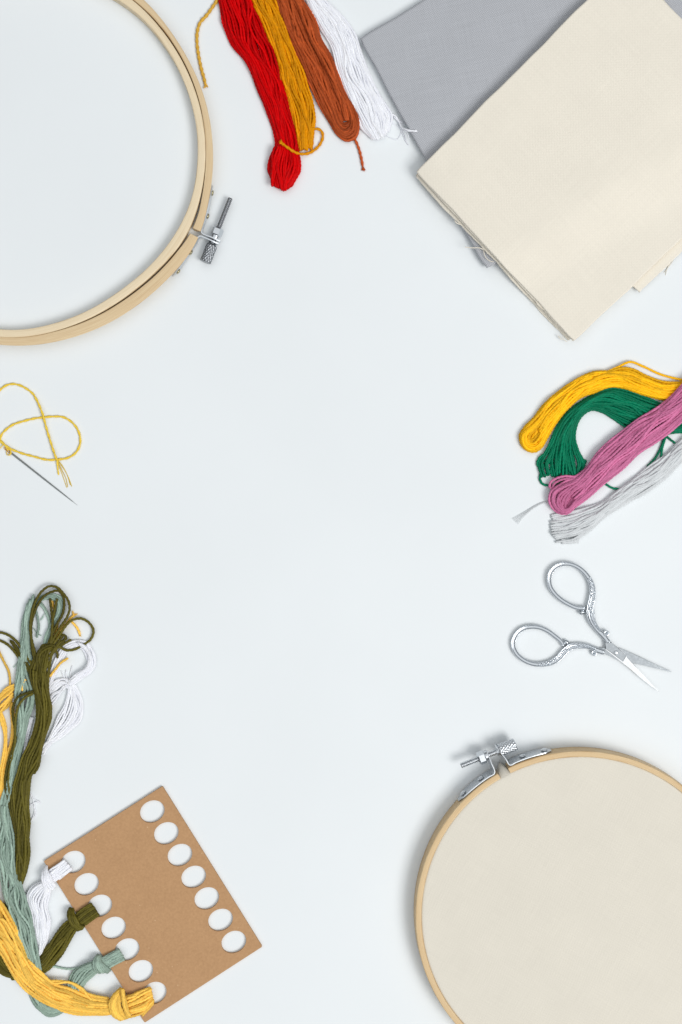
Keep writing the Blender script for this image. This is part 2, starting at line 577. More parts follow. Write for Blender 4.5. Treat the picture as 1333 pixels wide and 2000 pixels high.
M = dict(
    table=table_mat(),
    wood_pale=wood_mat('pale_bamboo', (236, 220, 190), (212, 188, 150)),
    wood_tan=wood_mat('tan_bamboo', (226, 204, 166), (196, 163, 120)),
    wood_gold=wood_mat('golden_bamboo', (224, 199, 158), (190, 154, 108)),
    steel=metal_mat('zinc_steel', (205, 209, 213), 0.28),
    dark_steel=metal_mat('dark_steel', (150, 152, 156), 0.22),
    knurl=metal_mat('knurled_steel', (150, 153, 157), 0.26),
    brass=metal_mat('brassy_rivet', (196, 184, 148), 0.3),
    chrome=metal_mat('chrome_plate', (206, 211, 216), 0.10),
    polished=metal_mat('polished_blade', (250, 251, 252), 0.10),
    blade=metal_mat('brushed_blade', (178, 183, 187), 0.13),
    needle=metal_mat('needle_steel', (142, 146, 146), 0.3),
    gold=metal_mat('gold_plate', (222, 172, 84), 0.3),
    kraft=kraft_mat(),
    cream=fabric_mat('cream_cotton', (232, 225, 211), 4.4, 0.035, 0, mottled=0.02, bump=0.2),
    cream2=fabric_mat('cream_hoop_cotton', (219, 213, 200), 4.2, 0.03, 33, mottled=0.02, bump=0.14),
    grey=fabric_mat('grey_cotton', (176, 178, 183), 4.6, 0.2, 18, mottled=0.02, bump=0.25, slub=0.35),
    red=thread_mat('red_floss', (212, 0, 4), spec=0.08),
    mustard=thread_mat('mustard_floss', (222, 146, 0)),
    rust=thread_mat('rust_floss', (182, 82, 38), var=0.4),
    white=thread_mat('white_floss', (240, 241, 247), var=0.05, sss=0.6),
    yellow=thread_mat('yellow_floss', (255, 192, 22)),
    green=thread_mat('green_floss', (0, 118, 84)),
    pink=thread_mat('pink_floss', (207, 118, 160)),
    silver=thread_mat('pale_grey_floss', (209, 212, 214), var=0.10),
    olive=thread_mat('olive_floss', (98, 91, 34), var=0.4),
    sage=thread_mat('sage_floss', (160, 182, 168)),
    honey=thread_mat('honey_floss', (252, 202, 92)),
    lemon=thread_mat('lemon_floss', (250, 214, 80)),
)

# ------------------------------------------------------------------ setting: the white table
V = np.array([(-9000, -9000, 0), (9000, -9000, 0), (9000, 9000, 0), (-9000, 9000, 0)], float)
t = obj('table', mesh_from('table', V, np.array([[0, 1, 2, 3]]), V[:, :2], smooth=False), M['table'])
t['kind'] = 'structure'


# ------------------------------------------------------------------ hoops
def polar_table(center, pts, default, far):
    """radius as a function of angle (radians, y up) from read points; `default` radius where nothing is read"""
    pts = np.asarray(pts, float)
    dx, dy = pts[:, 0] - center[0], pts[:, 1] - center[1]
    a = np.arctan2(dy, dx)
    r = np.hypot(dx, dy)
    fa = np.radians(np.asarray(far, float))
    a = np.r_[a, fa]
    r = np.r_[r, np.full(len(fa), default)]
    o = np.argsort(a)
    a, r = a[o], r[o]
    a = np.r_[a - 2 * np.pi, a, a + 2 * np.pi]
    r = np.r_[r, r, r]

    def f(th):
        th = np.asarray(th)
        acc = 0
        ks = np.linspace(-0.10, 0.10, 7)
        for k in ks:
            acc = acc + np.interp(((th + k + np.pi) % (2 * np.pi)) - np.pi, a, r)
        return acc / len(ks)
    return f


def ring(center, rin, rout, a0, a1, z0, z1, bev=2.0, taper=0.0, n=360, closed=True):
    """rounded-rectangle section swept about a centre; taper > 0 narrows the outer face towards the table"""
    mb = MB()
    a = np.linspace(a0, a1, n, endpoint=not closed)
    Ri, Ro = rin(a), rout(a)
    sec = []
    for cx_, cz_, q in ((1, 1, 0), (0, 1, 1), (0, 0, 2), (1, 0, 3)):
        for k in range(4):
            ph = math.pi / 2 * (q + k / 3)
            sec.append((cx_, cz_, math.cos(ph), math.sin(ph)))
    m = len(sec)
    V = np.empty((n, m, 3))
    U = np.empty((n, m, 2))
    arc = a * np.mean(Ro)
    for j, (ox, oz, c, s_) in enumerate(sec):
        r_ = np.where(ox, Ro - bev, Ri + bev) + bev * c
        z_ = (z1 - bev if oz else z0 + bev) + bev * s_
        if ox:
            r_ = r_ - taper * (z1 - z_) / (z1 - z0)
        V[:, j, 0] = center[0] + r_ * np.cos(a)
        V[:, j, 1] = center[1] + r_ * np.sin(a)
        V[:, j, 2] = z_
        U[:, j, 0] = arc
        U[:, j, 1] = (r_ - Ri) + (z_ if ox else -z_) * 0.8 + (0 if oz else 60)
    F = grid_faces(n, m, True, closed)
    if not closed:
        F.append(tuple(range(m))[::-1])
        F.append(tuple((n - 1) * m + k for k in range(m)))
    F = [f[::-1] for f in F]
    mb.add(V.reshape(-1, 3), F, U.reshape(-1, 2))
    return mb


def strip(mb, path, th, zlo, zhi, per=8, lean=0.0):
    """a sheet-metal strip standing on edge: path in pixel-unit xy, thickness th, lower/upper edges zlo/zhi per point"""
    P = np.asarray(path, float)
    Q = np.c_[P, np.broadcast_to(zlo, (len(P),)), np.broadcast_to(zhi, (len(P),))]
    Q = cr(Q, per) if per > 1 else Q
    xy = Q[:, :2]
    T = np.gradient(xy, axis=0)
    T /= np.linalg.norm(T, axis=1)[:, None]
    Nn = np.c_[-T[:, 1], T[:, 0]] * th / 2
    n = len(Q)
    V = np.empty((n, 4, 3))
    V[:, 0] = np.c_[xy + Nn, Q[:, 3]]
    V[:, 1] = np.c_[xy - Nn, Q[:, 3]]
    tall = (Q[:, 3] - Q[:, 2])[:, None]
    V[:, 2] = np.c_[xy - Nn - Nn * 2 / th * lean * tall, Q[:, 2]]
    V[:, 3] = np.c_[xy + Nn - Nn * 2 / th * lean * tall, Q[:, 2]]
    F = grid_faces(n, 4) + [(3, 2, 1, 0), tuple((n - 1) * 4 + k for k in range(4))]
    mb.add(V.reshape(-1, 3), F)


def lathe(mb, p0, d, prof, seg=28, knurl=0.0, nk=14, pitch=5.0, hexa=False):
    """turned body from p0 along d; prof: (distance, radius) pairs"""
    p0 = np.asarray(p0, float)
    d = np.asarray(d, float) / np.linalg.norm(d)
    u = np.cross(d, (0, 0, 1.0))
    if np.linalg.norm(u) < 1e-3:
        u = np.array([1.0, 0, 0])
    u /= np.linalg.norm(u)
    v = np.cross(d, u)
    V = []
    for s_, r in prof:
        for j in range(seg):
            ph = 2 * math.pi * j / seg
            rr = r
            if hexa:
                a = (ph % (math.pi / 3)) - math.pi / 6
                rr = r * math.cos(math.pi / 6) / math.cos(a)
            if knurl and r > 1:
                rr = r + knurl * (math.cos(nk * ph / 1.0 + 2 * math.pi * s_ / pitch) * 0.5 + math.cos(nk * ph - 2 * math.pi * s_ / pitch) * 0.5)
            V.append(p0 + d * s_ + (u * math.cos(ph) + v * math.sin(ph)) * rr)
    n = len(prof)
    F = grid_faces(n, seg) + [tuple(range(seg))[::-1], tuple((n - 1) * seg + k for k in range(seg))]
    F = [f[::-1] for f in F]
    mb.add(V, F)


def rivet(name, p, nrm, r, mat, parent):
    mb = MB()
    lathe(mb, np.asarray(p) - np.asarray(nrm) * 0.5, nrm, [(0, r), (1.2, r), (2.0, r * 0.86), (2.3, r * 0.62), (1.5, r * 0.5), (1.3, 0.2)], 22)
    return mb.build(name, mat, parent)


def screw_parts(parent, a, b, z, tab1, tab2, rod_r, knob, nut, knob_r, dark):
    """rod from a to b (pixel-unit xy), knurled knob and hexagonal nut given as (start, end) distances from a"""
    a = np.array([a[0], a[1], z], float)
    b = np.array([b[0], b[1], z], float)
    d = (b - a)
    ln = np.linalg.norm(d)
    d /= ln
    mb = MB()
    prof = [(0.0, rod_r * 0.75)]
    s_ = 0.8
    while s_ < ln - 1.2:
        prof += [(s_, rod_r * 0.78), (s_ + 1.1, rod_r), (s_ + 1.6, rod_r), (s_ + 2.7, rod_r * 0.78)]
        s_ += 3.3
    prof += [(ln, rod_r * 0.75)]
    lathe(mb, a, d, prof, 24)
    scr = mb.build('screw', M['dark_steel'] if dark else M['steel'], parent, sharp=50)
    mb = MB()
    k0, k1 = knob
    lk = k1 - k0
    prof = [(k0, knob_r * 0.55), (k0 + 0.3, knob_r * 0.72), (k0 + lk * 0.10, knob_r * 0.74), (k0 + lk * 0.16, knob_r * 0.95)]
    q = k0 + lk * 0.18
    while q < k1 - 1.3:
        prof.append((q, knob_r)); q += 0.45
    prof += [(k1 - 0.8, knob_r * 0.97), (k1, knob_r * 0.88), (k1 + 0.05, knob_r * 0.2)]
    lathe(mb, a, d, prof, 168, knurl=0.65, nk=14, pitch=8.5)
    mb.build('thumb_knob', M['knurl'] if dark else M['steel'], parent, sharp=60)
    mb = MB()
    n0, n1, nr = nut
    w = (n1 - n0)
    lathe(mb, a, d, [(n0, nr * 0.8), (n0 + w * 0.12, nr), (n0 + w * 0.6, nr), (n0 + w * 0.68, nr * 0.84)], 48, hexa=True)
    lathe(mb, a, d, [(n0 + w * 0.68, nr * 0.72), (n0 + w * 0.96, nr * 0.72), (n1, nr * 0.66)], 30)
    mb.build('nut', M['steel'], parent, sharp=30)


# ---- hoop with nothing in it, top left
Z1 = 26.0
hc = (38.0, 291.0)
hcw = W2([hc], Z1)[0]
to_w = lambda pts: [tuple(p) for p in W2(pts, Z1)]
oo = to_w([(284.5, 0), (324, 47), (360, 101), (389, 158), (407, 216), (416, 274), (417, 310), (414, 360), (405, 407), (394, 450),
           (390, 465), (371, 497), (335, 537), (295, 576), (252, 608), (202, 637), (144, 659), (72, 674), (36, 676), (0, 674)])
oi = to_w([(265, 0), (324, 61), (364, 126), (389, 191), (401, 252), (403.5, 306), (399.5, 360), (389, 414), (382, 448),
           (373, 456), (346, 493), (306, 537), (252, 580), (180, 623), (108, 648), (36, 661), (0, 660)])
io = to_w([(261, 0), (320, 63), (360, 126), (387, 194), (400, 259), (401.5, 317), (394, 374), (374, 439), (360, 468), (324, 511),
           (281, 551), (230, 590), (180, 619), (108, 646), (36, 660), (0, 659)])
ii = to_w([(230, 0), (274, 32), (317, 83), (346, 130), (371, 194), (385, 259), (385, 317), (378, 374), (356, 432), (324, 482),
           (281, 529), (230, 569), (173, 605), (108, 630), (36, 644), (0, 643)])
far = [180, 150, 120, 90]   # y is up here
farx = [175, -170, 150, 125, 100]


def tabf(pts, default):
    return polar_table(hcw, pts, default, [100, 125, 150, 175, -160, -130, -115])


f_oo, f_oi, f_io, f_ii = tabf(oo, 381), tabf(oi, 366.5), tabf(io, 363.5), tabf(ii, 347)
f_oi0 = f_oi
f_oi = lambda a_: f_oi0(a_) - 1.6
hoop = thing('embroidery_hoop', 38, 291, 'empty open bamboo embroidery hoop with two rings, beside the red floss', 'embroidery hoop')
ring(hcw, f_ii, f_io, 0, 2 * math.pi, 0.2, Z1, bev=2.6, taper=2.0).build('inner_ring', M['wood_pale'], hoop, sharp=50)
gapc = W2([(383, 458)], Z1)[0]
ang = lambda p: math.atan2(p[1] - hcw[1], p[0] - hcw[0])
gA = ang(W2([(388, 450)], Z1)[0])      # the end above the gap
gB = ang(W2([(382, 461)], Z1)[0])      # the end below the gap
ring(hcw, f_oi, f_oo, gA, gB + 2 * math.pi, 0.2, Z1 - 0.6, bev=2.0, taper=13.0, closed=False).build('outer_ring', M['wood_tan'], hoop, sharp=50)
zb1 = 13.0
# two brackets: plate on the outer wall, then a tab turned outwards to carry the screw
br = []
mb = MB()
p = W2([(415.5, 363), (413, 378), (409.5, 400), (404.5, 421), (399, 438), (395.5, 450.5), (396, 457), (402, 460.5), (416, 466), (431, 472.5)], zb1)
strip(mb, p, 2.4, [11, 8, 6, 6, 6, 6, 6, 6, 6, 9], [17, 20, 23, 23, 23, 23, 23, 23, 23, 19])
b1 = mb.build('bracket', M['steel'], hoop, sharp=40)
mb = MB()
p = W2([(337.5, 539.5), (346, 531), (360, 511), (371, 494), (384, 474), (388.5, 465.5), (393, 463), (400, 465.5), (413, 471), (427.5, 477.5)], zb1)
strip(mb, p, 2.4, [11, 8, 6, 6, 6, 6, 6, 6, 6, 9], [17, 20, 23, 23, 23, 23, 23, 23, 23, 19])
b2 = mb.build('bracket', M['steel'], hoop, sharp=40)
for (x, y), (nx, ny), bb in (((415.6, 377), (1, -.2), b1), ((406.6, 422.5), (1, -.3), b1), ((373.5, 493.5), (.83, -.56), b2), ((349.0, 530.5), (.8, -.6), b2)):
    q = W2([(x, y)], 15)[0]
    nl = math.hypot(nx, ny)
    rivet('rivet', (q[0], q[1], 15), (nx / nl, ny / nl, 0), 5.4, M['brass'], bb)
a = W2([(450.5, 387)], zb1)[0]
b = W2([(405, 503)], zb1)[0]
screw_parts(hoop, a, b, zb1, None, None, 5.2, (92, 134), (62, 86, 11.5), 10.6, True)

# ---- hoop holding cloth, bottom right
Z2 = 42.0
c2 = W2([(1135, 1789)], Z2)[0]
k2 = (H - Z2) / H
hoop2 = thing('embroidery_hoop', 1135, 1789, 'golden bamboo embroidery hoop stretching cream cloth, below the scissors', 'embroidery hoop')
w2 = lambda a_, amp, ph: amp * np.sin(2 * a_ + ph) + amp * 0.5 * np.sin(3 * a_ + ph * 2)
f_in = lambda a_: 311.0 * k2 + w2(a_, 0.8, 0.4)
f_out = lambda a_: 322.5 * k2 + w2(a_, 0.9, 1.1)
ang2 = lambda x, y: math.atan2(*(W2([(x, y)], Z2)[0] - c2)[::-1])
g1, g2 = ang2(991, 1497), ang2(972, 1510)
n2 = 360
ring(c2, f_in, f_out, g2, g1 + 2 * math.pi, 0.2, Z2, bev=2.2, taper=-1.5, closed=False).build('outer_ring', M['wood_gold'], hoop2, sharp=50)
ring(c2, lambda a_: np.full_like(np.asarray(a_, float), 292.0), lambda a_: np.full_like(np.asarray(a_, float), 303.5), 0, 2 * math.pi, 0.3, Z2 - 5, bev=2).build('inner_ring', M['wood_tan'], hoop2)


def cloth_in_hoop():
    R, nr, na = 306.5, 60, 220
    V, U = [], []
    rr = np.r_[np.linspace(0, 0.985, nr), 0.993, 0.998, 1.0, 1.0, 1.0, 1.0]
    zz = np.r_[np.zeros(nr), -0.6, -2.0, -5, -15, -28, -38]
    for k, (q, dz) in enumerate(zip(rr, zz)):
        for j in range(na):
            a_ = 2 * math.pi * j / na
            # a small pucker where the ring ends gape
            gap = math.exp(-((((a_ - (g1 + g2) / 2) + math.pi) % (2 * math.pi) - math.pi) / 0.022) ** 2)
            x, y = q * R * math.cos(a_), q * R * math.sin(a_)
            und = 0.5 * math.sin(x / 61 + 1) * math.sin(y / 47) + 0.25 * math.sin(x / 23 + y / 31)
            ex = (1.0 + 22 * gap) * (q >= 1.0)
            V.append((c2[0] + x * (1 + ex / R), c2[1] + y * (1 + ex / R), Z2 - 2.6 + dz + und * (1 - q ** 6) + 1.2 * q ** 8 - 0.6 * gap * max(0, q - 0.9) * 10))
            U.append((x, y))
    n = len(rr)
    F = grid_faces(n, na)
    mb = MB()
    mb.add(V, F, U)
    return mb


tag(cloth_in_hoop().build('stretched_cloth', M['cream2']), 'cream cotton cloth stretched drum tight inside the bamboo hoop', 'cloth')

# brackets on the outer wall of the second hoop


def wall2(x, y, off=1.3):
    """read point on the wall near mid height -> pixel-unit xy just proud of the wall"""
    q = W2([(x, y)], Z2 - 12)[0] - c2
    a_ = math.atan2(q[1], q[0])
    r_ = float(f_out(np.array(a_))) + 1.0 + off
    return c2 + r_ * np.array([math.cos(a_), math.sin(a_)]), a_


def wall_path(pa, pb, n=5):
    _, a0 = wall2(*pa)
    _, a1 = wall2(*pb)
    out = []
    for a_ in np.linspace(a0, a1, n):
        out.append(c2 + (float(f_out(np.array(a_))) + 2.6) * np.array([math.cos(a_), math.sin(a_)]))
    return np.array(out)


def bracket2(plate, tab, lean):
    P = list(wall_path(*plate, n=8)) + list(tab)
    n = len(P)
    lo = [18, 9, 6, 5, 5, 5, 5, 5] + [8, 12, 15][:len(tab)]
    hi = [30, 37, 39, 39.5, 39.5, 39.5, 39.5, 39.5] + [39, 37, 34][:len(tab)]
    mb = MB()
    strip(mb, P, 1.7, lo, hi, lean=lean)
    return mb.build('bracket', M['steel'], hoop2, sharp=40)


tl = W2([(960, 1490), (955, 1477), (951.5, 1468)], 36)
bl = bracket2(((893, 1562), (962, 1504)), tl, -0.11)
tr = W2([(988, 1482), (977, 1468), (968, 1456)], 36)
brr = bracket2(((1077, 1463), (994, 1489)), tr, 0.11)
for (x, y), bb in (((904, 1549), bl), ((937, 1518), bl), ((1020, 1474), brr), ((1063, 1462.5), brr)):
    q, a_ = wall2(x, y, 4.2)
    rivet('rivet', (q[0] + 1.6 * math.cos(a_), q[1] + 1.6 * math.sin(a_), 24), (math.cos(a_), math.sin(a_), 0.13), 6.6, M['steel'], bb)
zs = 27.0
a = W2([(900.5, 1495.5)], zs)[0]
b = W2([(1000, 1456)], zs)[0]
screw_parts(hoop2, a, b, zs, None, None, 5.6, (74, 114), (36, 58, 13.0), 11.5, False)


# ------------------------------------------------------------------ folded cloths
def sd_edge(p, a, b):
    """signed distance from the line a-b, positive on its right-hand side as read on the photo"""
    d = np.asarray(b, float) - np.asarray(a, float)
    d /= np.linalg.norm(d)
    return (p[..., 0] - a[0]) * (-d[1]) + (p[..., 1] - a[1]) * d[0]


def sheet(quad, z0, th, base=None, wav=0.7, und=0.0, seed=0, n=70, uvrot=0, rag=0.0, corner=0.0):
    """a cloth layer over a quad (read points, in order), rounded at its edges"""
    rng = np.random.default_rng(seed)
    Q = np.asarray(quad, float)
    lu = (np.linalg.norm(Q[1] - Q[0]) + np.linalg.norm(Q[2] - Q[3])) / 2
    lv = (np.linalg.norm(Q[3] - Q[0]) + np.linalg.norm(Q[2] - Q[1])) / 2
    r = th / 2

    def params(l):
        e_ = np.array([0, 0.06, 0.2, 0.45, 0.75, 1.0, 1.5]) * r
        mid = np.linspace(e_[-1], l - e_[-1], n)[1:-1]
        return np.r_[e_, mid, (l - e_)[::-1]] / l
    pu, pv = params(lu), params(lv)
    UU, VV = np.meshgrid(pu, pv, indexing='ij')
    P = (Q[0] * ((1 - UU) * (1 - VV))[..., None] + Q[1] * (UU * (1 - VV))[..., None] + Q[2] * (UU * VV)[..., None] + Q[3] * ((1 - UU) * VV)[..., None])
    du, dv = np.minimum(UU, 1 - UU) * lu, np.minimum(VV, 1 - VV) * lv
    d = np.minimum(du, dv)
    # wavy outline: push the points near each edge along the edge normal
    nu = (Q[1] - Q[0]) / np.linalg.norm(Q[1] - Q[0])
    nv_ = (Q[3] - Q[0]) / np.linalg.norm(Q[3] - Q[0])
    for side in range(4):
        prm = VV * lv if side < 2 else UU * lu
        w_ = wav * wob(prm, 230, rng) + rag * rng.normal(0, 1, prm.shape[1] if side < 2 else prm.shape[0])[(None if side < 2 else slice(None)), (slice(None) if side < 2 else None)]
        dist = (UU if side == 0 else 1 - UU if side == 1 else VV if side == 2 else 1 - VV) * (lu if side < 2 else lv)
        P = P + (np.exp(-dist / 25) * w_)[..., None] * (nu if side < 2 else nv_)
    if corner:
        cq = Q.mean(0)
        for kq in range(4):
            rad = np.sqrt((((kq in (1, 2)) - UU) * lu) ** 2 + (((kq in (2, 3)) - VV) * lv) ** 2)
            P = P + (np.exp(-(rad / (corner * 1.2)) ** 2) * corner * 0.28)[..., None] * ((cq - Q[kq]) / np.linalg.norm(cq - Q[kq]))
    hb = np.zeros(UU.shape) if base is None else base(P)
    if und:
        hb = hb + und * (wob(P[..., 0] * 0.8 + P[..., 1] * 0.6, 420, rng) + wob(P[..., 0] * 0.5 - P[..., 1] * 0.8, 510, rng)) * np.clip(d / 40, 0, 1)
    prof = np.where(d < r, np.sqrt(np.clip(1 - (1 - d / r) ** 2, 0, 1)), 1.0)
    zt = hb + z0 + r + r * prof
    zbm = hb + z0 + r - r * prof
    top = W(np.concatenate([P, zt[..., None]], -1))
    bot = W(np.concatenate([P, zt[..., None]], -1))
    bot[..., 2] = zbm
    a_, b_ = UU.shape
    uv = np.stack([UU * lu, VV * lv], -1)
    mb = MB()
    Ft = grid_faces(a_, b_, False)
    mb.add(top.reshape(-1, 3), Ft, uv.reshape(-1, 2))
    mb.add(bot.reshape(-1, 3), [f[::-1] for f in Ft], uv.reshape(-1, 2))
    return mb


GA, GB_, GC, GD = (701, 75), (949, 526), (1604, 136), (1358, -313)
grey = thing('folded_cloth', 1150, 110, 'grey woven cotton cloth folded flat, lying underneath the cream cloth', 'cloth')
sheet([(706, 78), (953, 523), (1604, 138), (1358, -309)], 0.2, 9.0, wav=1.0, seed=3, corner=9).build('lower_fold', M['grey'], grey)
sheet([GA, GB_, GC, GD], 9.4, 10.0, wav=1.2, und=0.9, seed=4, corner=11).build('upper_fold', M['grey'], grey)


def over_grey(P):
    s1 = -sd_edge(P, GA, GB_)
    s2 = -sd_edge(P, GB_, GC)
    sd = np.minimum(s1, s2)
    q = np.clip((sd + 95) / 120, 0, 1)
    return 20.3 * q * q * (3 - 2 * q)


cream = thing('folded_cloth', 1180, 330, 'cream cotton cloth folded in a thick square on top of the grey cloth', 'cloth')
CT, CL, CB, CR = (1221, -75), (813, 335), (1122, 667), (1552, 256)
sheet([(1221, -72), (813, 343), (1110, 667), (1550, 266)], 0.2, 4.2, base=over_grey, wav=1.6, seed=11, rag=0.3).build('fold_layer', M['cream'], cream)
sheet([(1222, -73), (812, 347), (1113, 666), (1551, 262)], 4.6, 4.2, base=over_grey, wav=2.0, seed=12, rag=0.3).build('fold_layer', M['cream'], cream)
sheet([(1306, 30), (985, 335), (1251, 571), (1561, 268)], 9.0, 3.8, base=over_grey, wav=1.4, seed=13, rag=0.3).build('fold_layer', M['cream'], cream)
sheet([(1222, -74), (814, 339), (1119, 667), (1552, 258)], 13.0, 4.0, base=over_grey, wav=1.2, seed=14, rag=0.2).build('fold_layer', M['cream'], cream)
sheet([CT, CL, CB, CR], 17.2, 6.0, base=over_grey, wav=1.2, und=1.1, seed=15, corner=5).build('fold_layer', M['cream'], cream)
st = Strands(31)
for pts, z, r_ in (([(908, 482.5), (922, 484), (938, 484.5), (946, 488)], (24, 26, 27, 24), 1.0),
                   ([(945, 487), (946.5, 497), (951, 505), (958, 510), (966, 511.5)], (24, 26, 25, 22, 18), 0.8),
                   ([(888, 430), (893, 436), (899, 438), (905, 442)], (27, 28, 27, 26), 1.1),
                   ([(1046, 582), (1050, 594), (1056, 600), (1064, 606)], (16, 17, 17, 16), 0.8),
                   ([(1090, 655), (1096, 662), (1100, 664)], (8, 7, 7), 0.9), ([(1098, 656), (1104, 665), (1108, 668)], (12, 8, 7), 0.8),
                   ([(1312, 503), (1309, 514), (1303, 526), (1300, 538)], (6, 3, 1.5, 1), 0.6), ([(1318, 500), (1313, 512), (1307, 520), (1297, 533)], (6, 3, 1.5, 1), 0.6),
                   ([(1280, 540), (1268, 552), (1258, 560), (1251, 566)], (8, 7, 7, 8), 0.7)):
    st.line(pts, r_, z, amp=0.05, nv=7)
st.build_each('frayed_thread', M['cream'], cream)

# ------------------------------------------------------------------ skeins at the top
GS = 'floss skeins at the top edge'
ext = lambda pts, k=130: [(pts[0][0] + (pts[0][0] - pts[1][0]) / math.dist(pts[0], pts[1]) * k, pts[0][1] + (pts[0][1] - pts[1][1]) / math.dist(pts[0], pts[1]) * k)] + list(pts)

red = thing('thread_skein', 520, 160, 'bright red embroidery floss skein, leftmost at the top edge', 'thread skein', GS)
st = Strands(41)
RL = [(408, -110), (427.5, 0), (435, 45), (450, 86), (480, 120), (500.6, 169), (521, 217.5), (534.4, 259), (538, 285), (528, 307), (523, 328), (533, 357)]
RR = [(470, -110), (493, 0), (517.5, 56), (532.5, 97.5), (547.5, 150), (562.5, 199), (574, 244), (579, 275), (582, 292), (586, 312), (586, 332), (573, 359)]
RM = [(440, -110), (461, 0), (470, 48), (483, 92), (510, 135), (528, 184), (544, 230), (553, 262), (556, 285), (549, 317), (543, 342), (548, 361)]
st.ribbon(RL, RR, 15, 2.4, 0, (9, 14, 14, 12, 12, 12, 12, 12, 12, 15, 16, 14), L=3, wander=0.9, end='under', jag=1.2, bow=5)
st.ribbon(RM, RR, 6, 2.5, (1, 4, 4, 3, 2, 2, 2, 1, 0, 1, 1, 0), (9, 14, 14, 13, 12, 12, 12, 12, 12, 15, 16, 13), L=1, wander=1.2, end='under', jag=1.2, bow=4)
st.ribbon([(538, 285), (532, 300), (530, 322), (529, 345), (531, 358)], [(550, 285), (548, 300), (545, 322), (537, 345), (534, 358)], 4, 2.3, 11, 5, L=1, end='under', jag=1)
st.build('strand_bundle', M['red'], red)

must = thing('thread_skein', 555, 130, 'mustard yellow floss skein between the red and rust brown skeins', 'thread skein', GS)
st = Strands(42)
ML = ext([(488, 0), (518, 64), (538, 124), (558, 187), (573, 240), (581, 287)])
MR = ext([(536, 0), (548, 32), (572, 86), (592, 135), (608, 200), (612, 282)])
MR = ext([(536, 0), (562, 72), (586, 120), (604, 180), (613, 236), (611, 284)])
st.ribbon(ML, MR, 11, 2.5, 0, (9, 10, 9, 8, 8, 8, 6), L=3, wander=0.9, end='under', jag=4)
st.ribbon(ext([(515, 0), (545, 64), (566, 124), (584, 180), (590, 236), (594, 287)]), ext([(538, 0), (565, 72), (589, 124), (606, 180), (616, 240), (616, 272)]), 6, 2.5, 2, (8, 9, 9, 8, 8, 7, 4), L=1, wander=1.3, end='under', jag=4)
st.build('strand_bundle', M['mustard'], must)
st = Strands(43)
st.line([(604, 250), (613, 252), (622, 252), (629, 257), (631, 265), (626, 281), (616, 292), (604, 299), (590, 301), (576, 297), (562, 288), (551, 280)],
        2.6, (9, 10, 9, 6, 4, 3, 3, 4, 9, 17, 21, 21), lobes=2, twist=11, amp=0.2)
for q in ((545, 277), (546.5, 274.5), (549, 272.5), (546, 280)):
    st.line([(560, 287), (553, 281), q], 1.2, (21, 21, 20.5), amp=0.05, nv=7)
st.build('loose_end', M['mustard'], must)
st = Strands(44)
st.line([(500, -75), (455, -35), (424, 2), (404, 30), (391, 45), (386, 62), (385.5, 85), (389, 112), (394, 135), (399, 153), (402, 166)],
        3.0, (4, 3, 3, 3, 3, 3, 3, 3, 3, 3, 3), lobes=2, twist=11, amp=0.2)
st.fray((401, 160), (2.5, 10), 16, 11, 0.45, 0.8, 3)
st.build('loose_end', thread_mat('light_mustard_floss', (240, 188, 74)), must)

rust = thing('thread_skein', 620, 150, 'rust brown floss skein ending in a coiled loop and a short twisted tail', 'thread skein', GS)
st = Strands(45)
RO = ext([(536, 0), (549, 42), (569, 86), (589, 124), (604, 165), (622, 206), (645, 242), (660, 264), (679, 276), (695, 269), (701, 245), (692, 210), (675, 184), (662, 148), (647, 109), (627, 74), (617, 40), (592, 0)]) + [(540, -125)]
RI = ext([(566, 0), (577, 30), (590, 58), (606, 90), (622, 125), (640, 170), (656, 205), (664, 232), (671, 241), (679, 238), (681, 224), (673, 202), (661, 180), (645, 148), (630, 118), (612, 84), (596, 48), (570, 0)]) + [(518, -125)]
st.ribbon(RO, RI, 10, 2.5, 0, 9, L=2, wander=1.0, lam=190)
st.ribbon(ext([(575, 0), (590, 40), (606, 78), (625, 112), (642, 148), (657, 186), (668, 216), (674, 236)]), ext([(588, 0), (610, 40), (623, 78), (640, 110), (655, 148), (668, 184), (684, 214), (688, 236)]), 6, 2.5, (6, 6, 6, 6, 6, 5, 3, 0, 0), 7, L=1, wander=1.4)
st.ribbon(ext([(548, 0), (560, 40), (578, 78), (598, 116), (616, 152), (636, 196), (652, 232)]), ext([(570, 0), (586, 40), (600, 78), (618, 112), (636, 152), (652, 196), (664, 236)]), 5, 2.5, (4, 5, 5, 5, 5, 4, 3, 0), 6, L=1, wander=1.2)
st.ribbon(ext([(560, 0), (588, 60), (612, 108), (632, 152), (650, 194), (668, 238)]), ext([(590, 0), (608, 56), (632, 104), (650, 148), (668, 190), (684, 234)]), 7, 2.4, 0, (5, 6, 6, 5, 5, 4, 1), L=2, wander=0.8)
st.build('strand_bundle', M['rust'], rust)
st = Strands(46)
st.line([(688, 262), (696, 277), (703, 296), (707, 313), (709, 326)], 2.6, (6, 4, 3, 3, 3), lobes=2, twist=10, amp=0.22)
st.fray((708.5, 322), (1.5, 10), 14, 13, 0.4, 0.8, 3)
st.build('loose_end', M['rust'], rust)

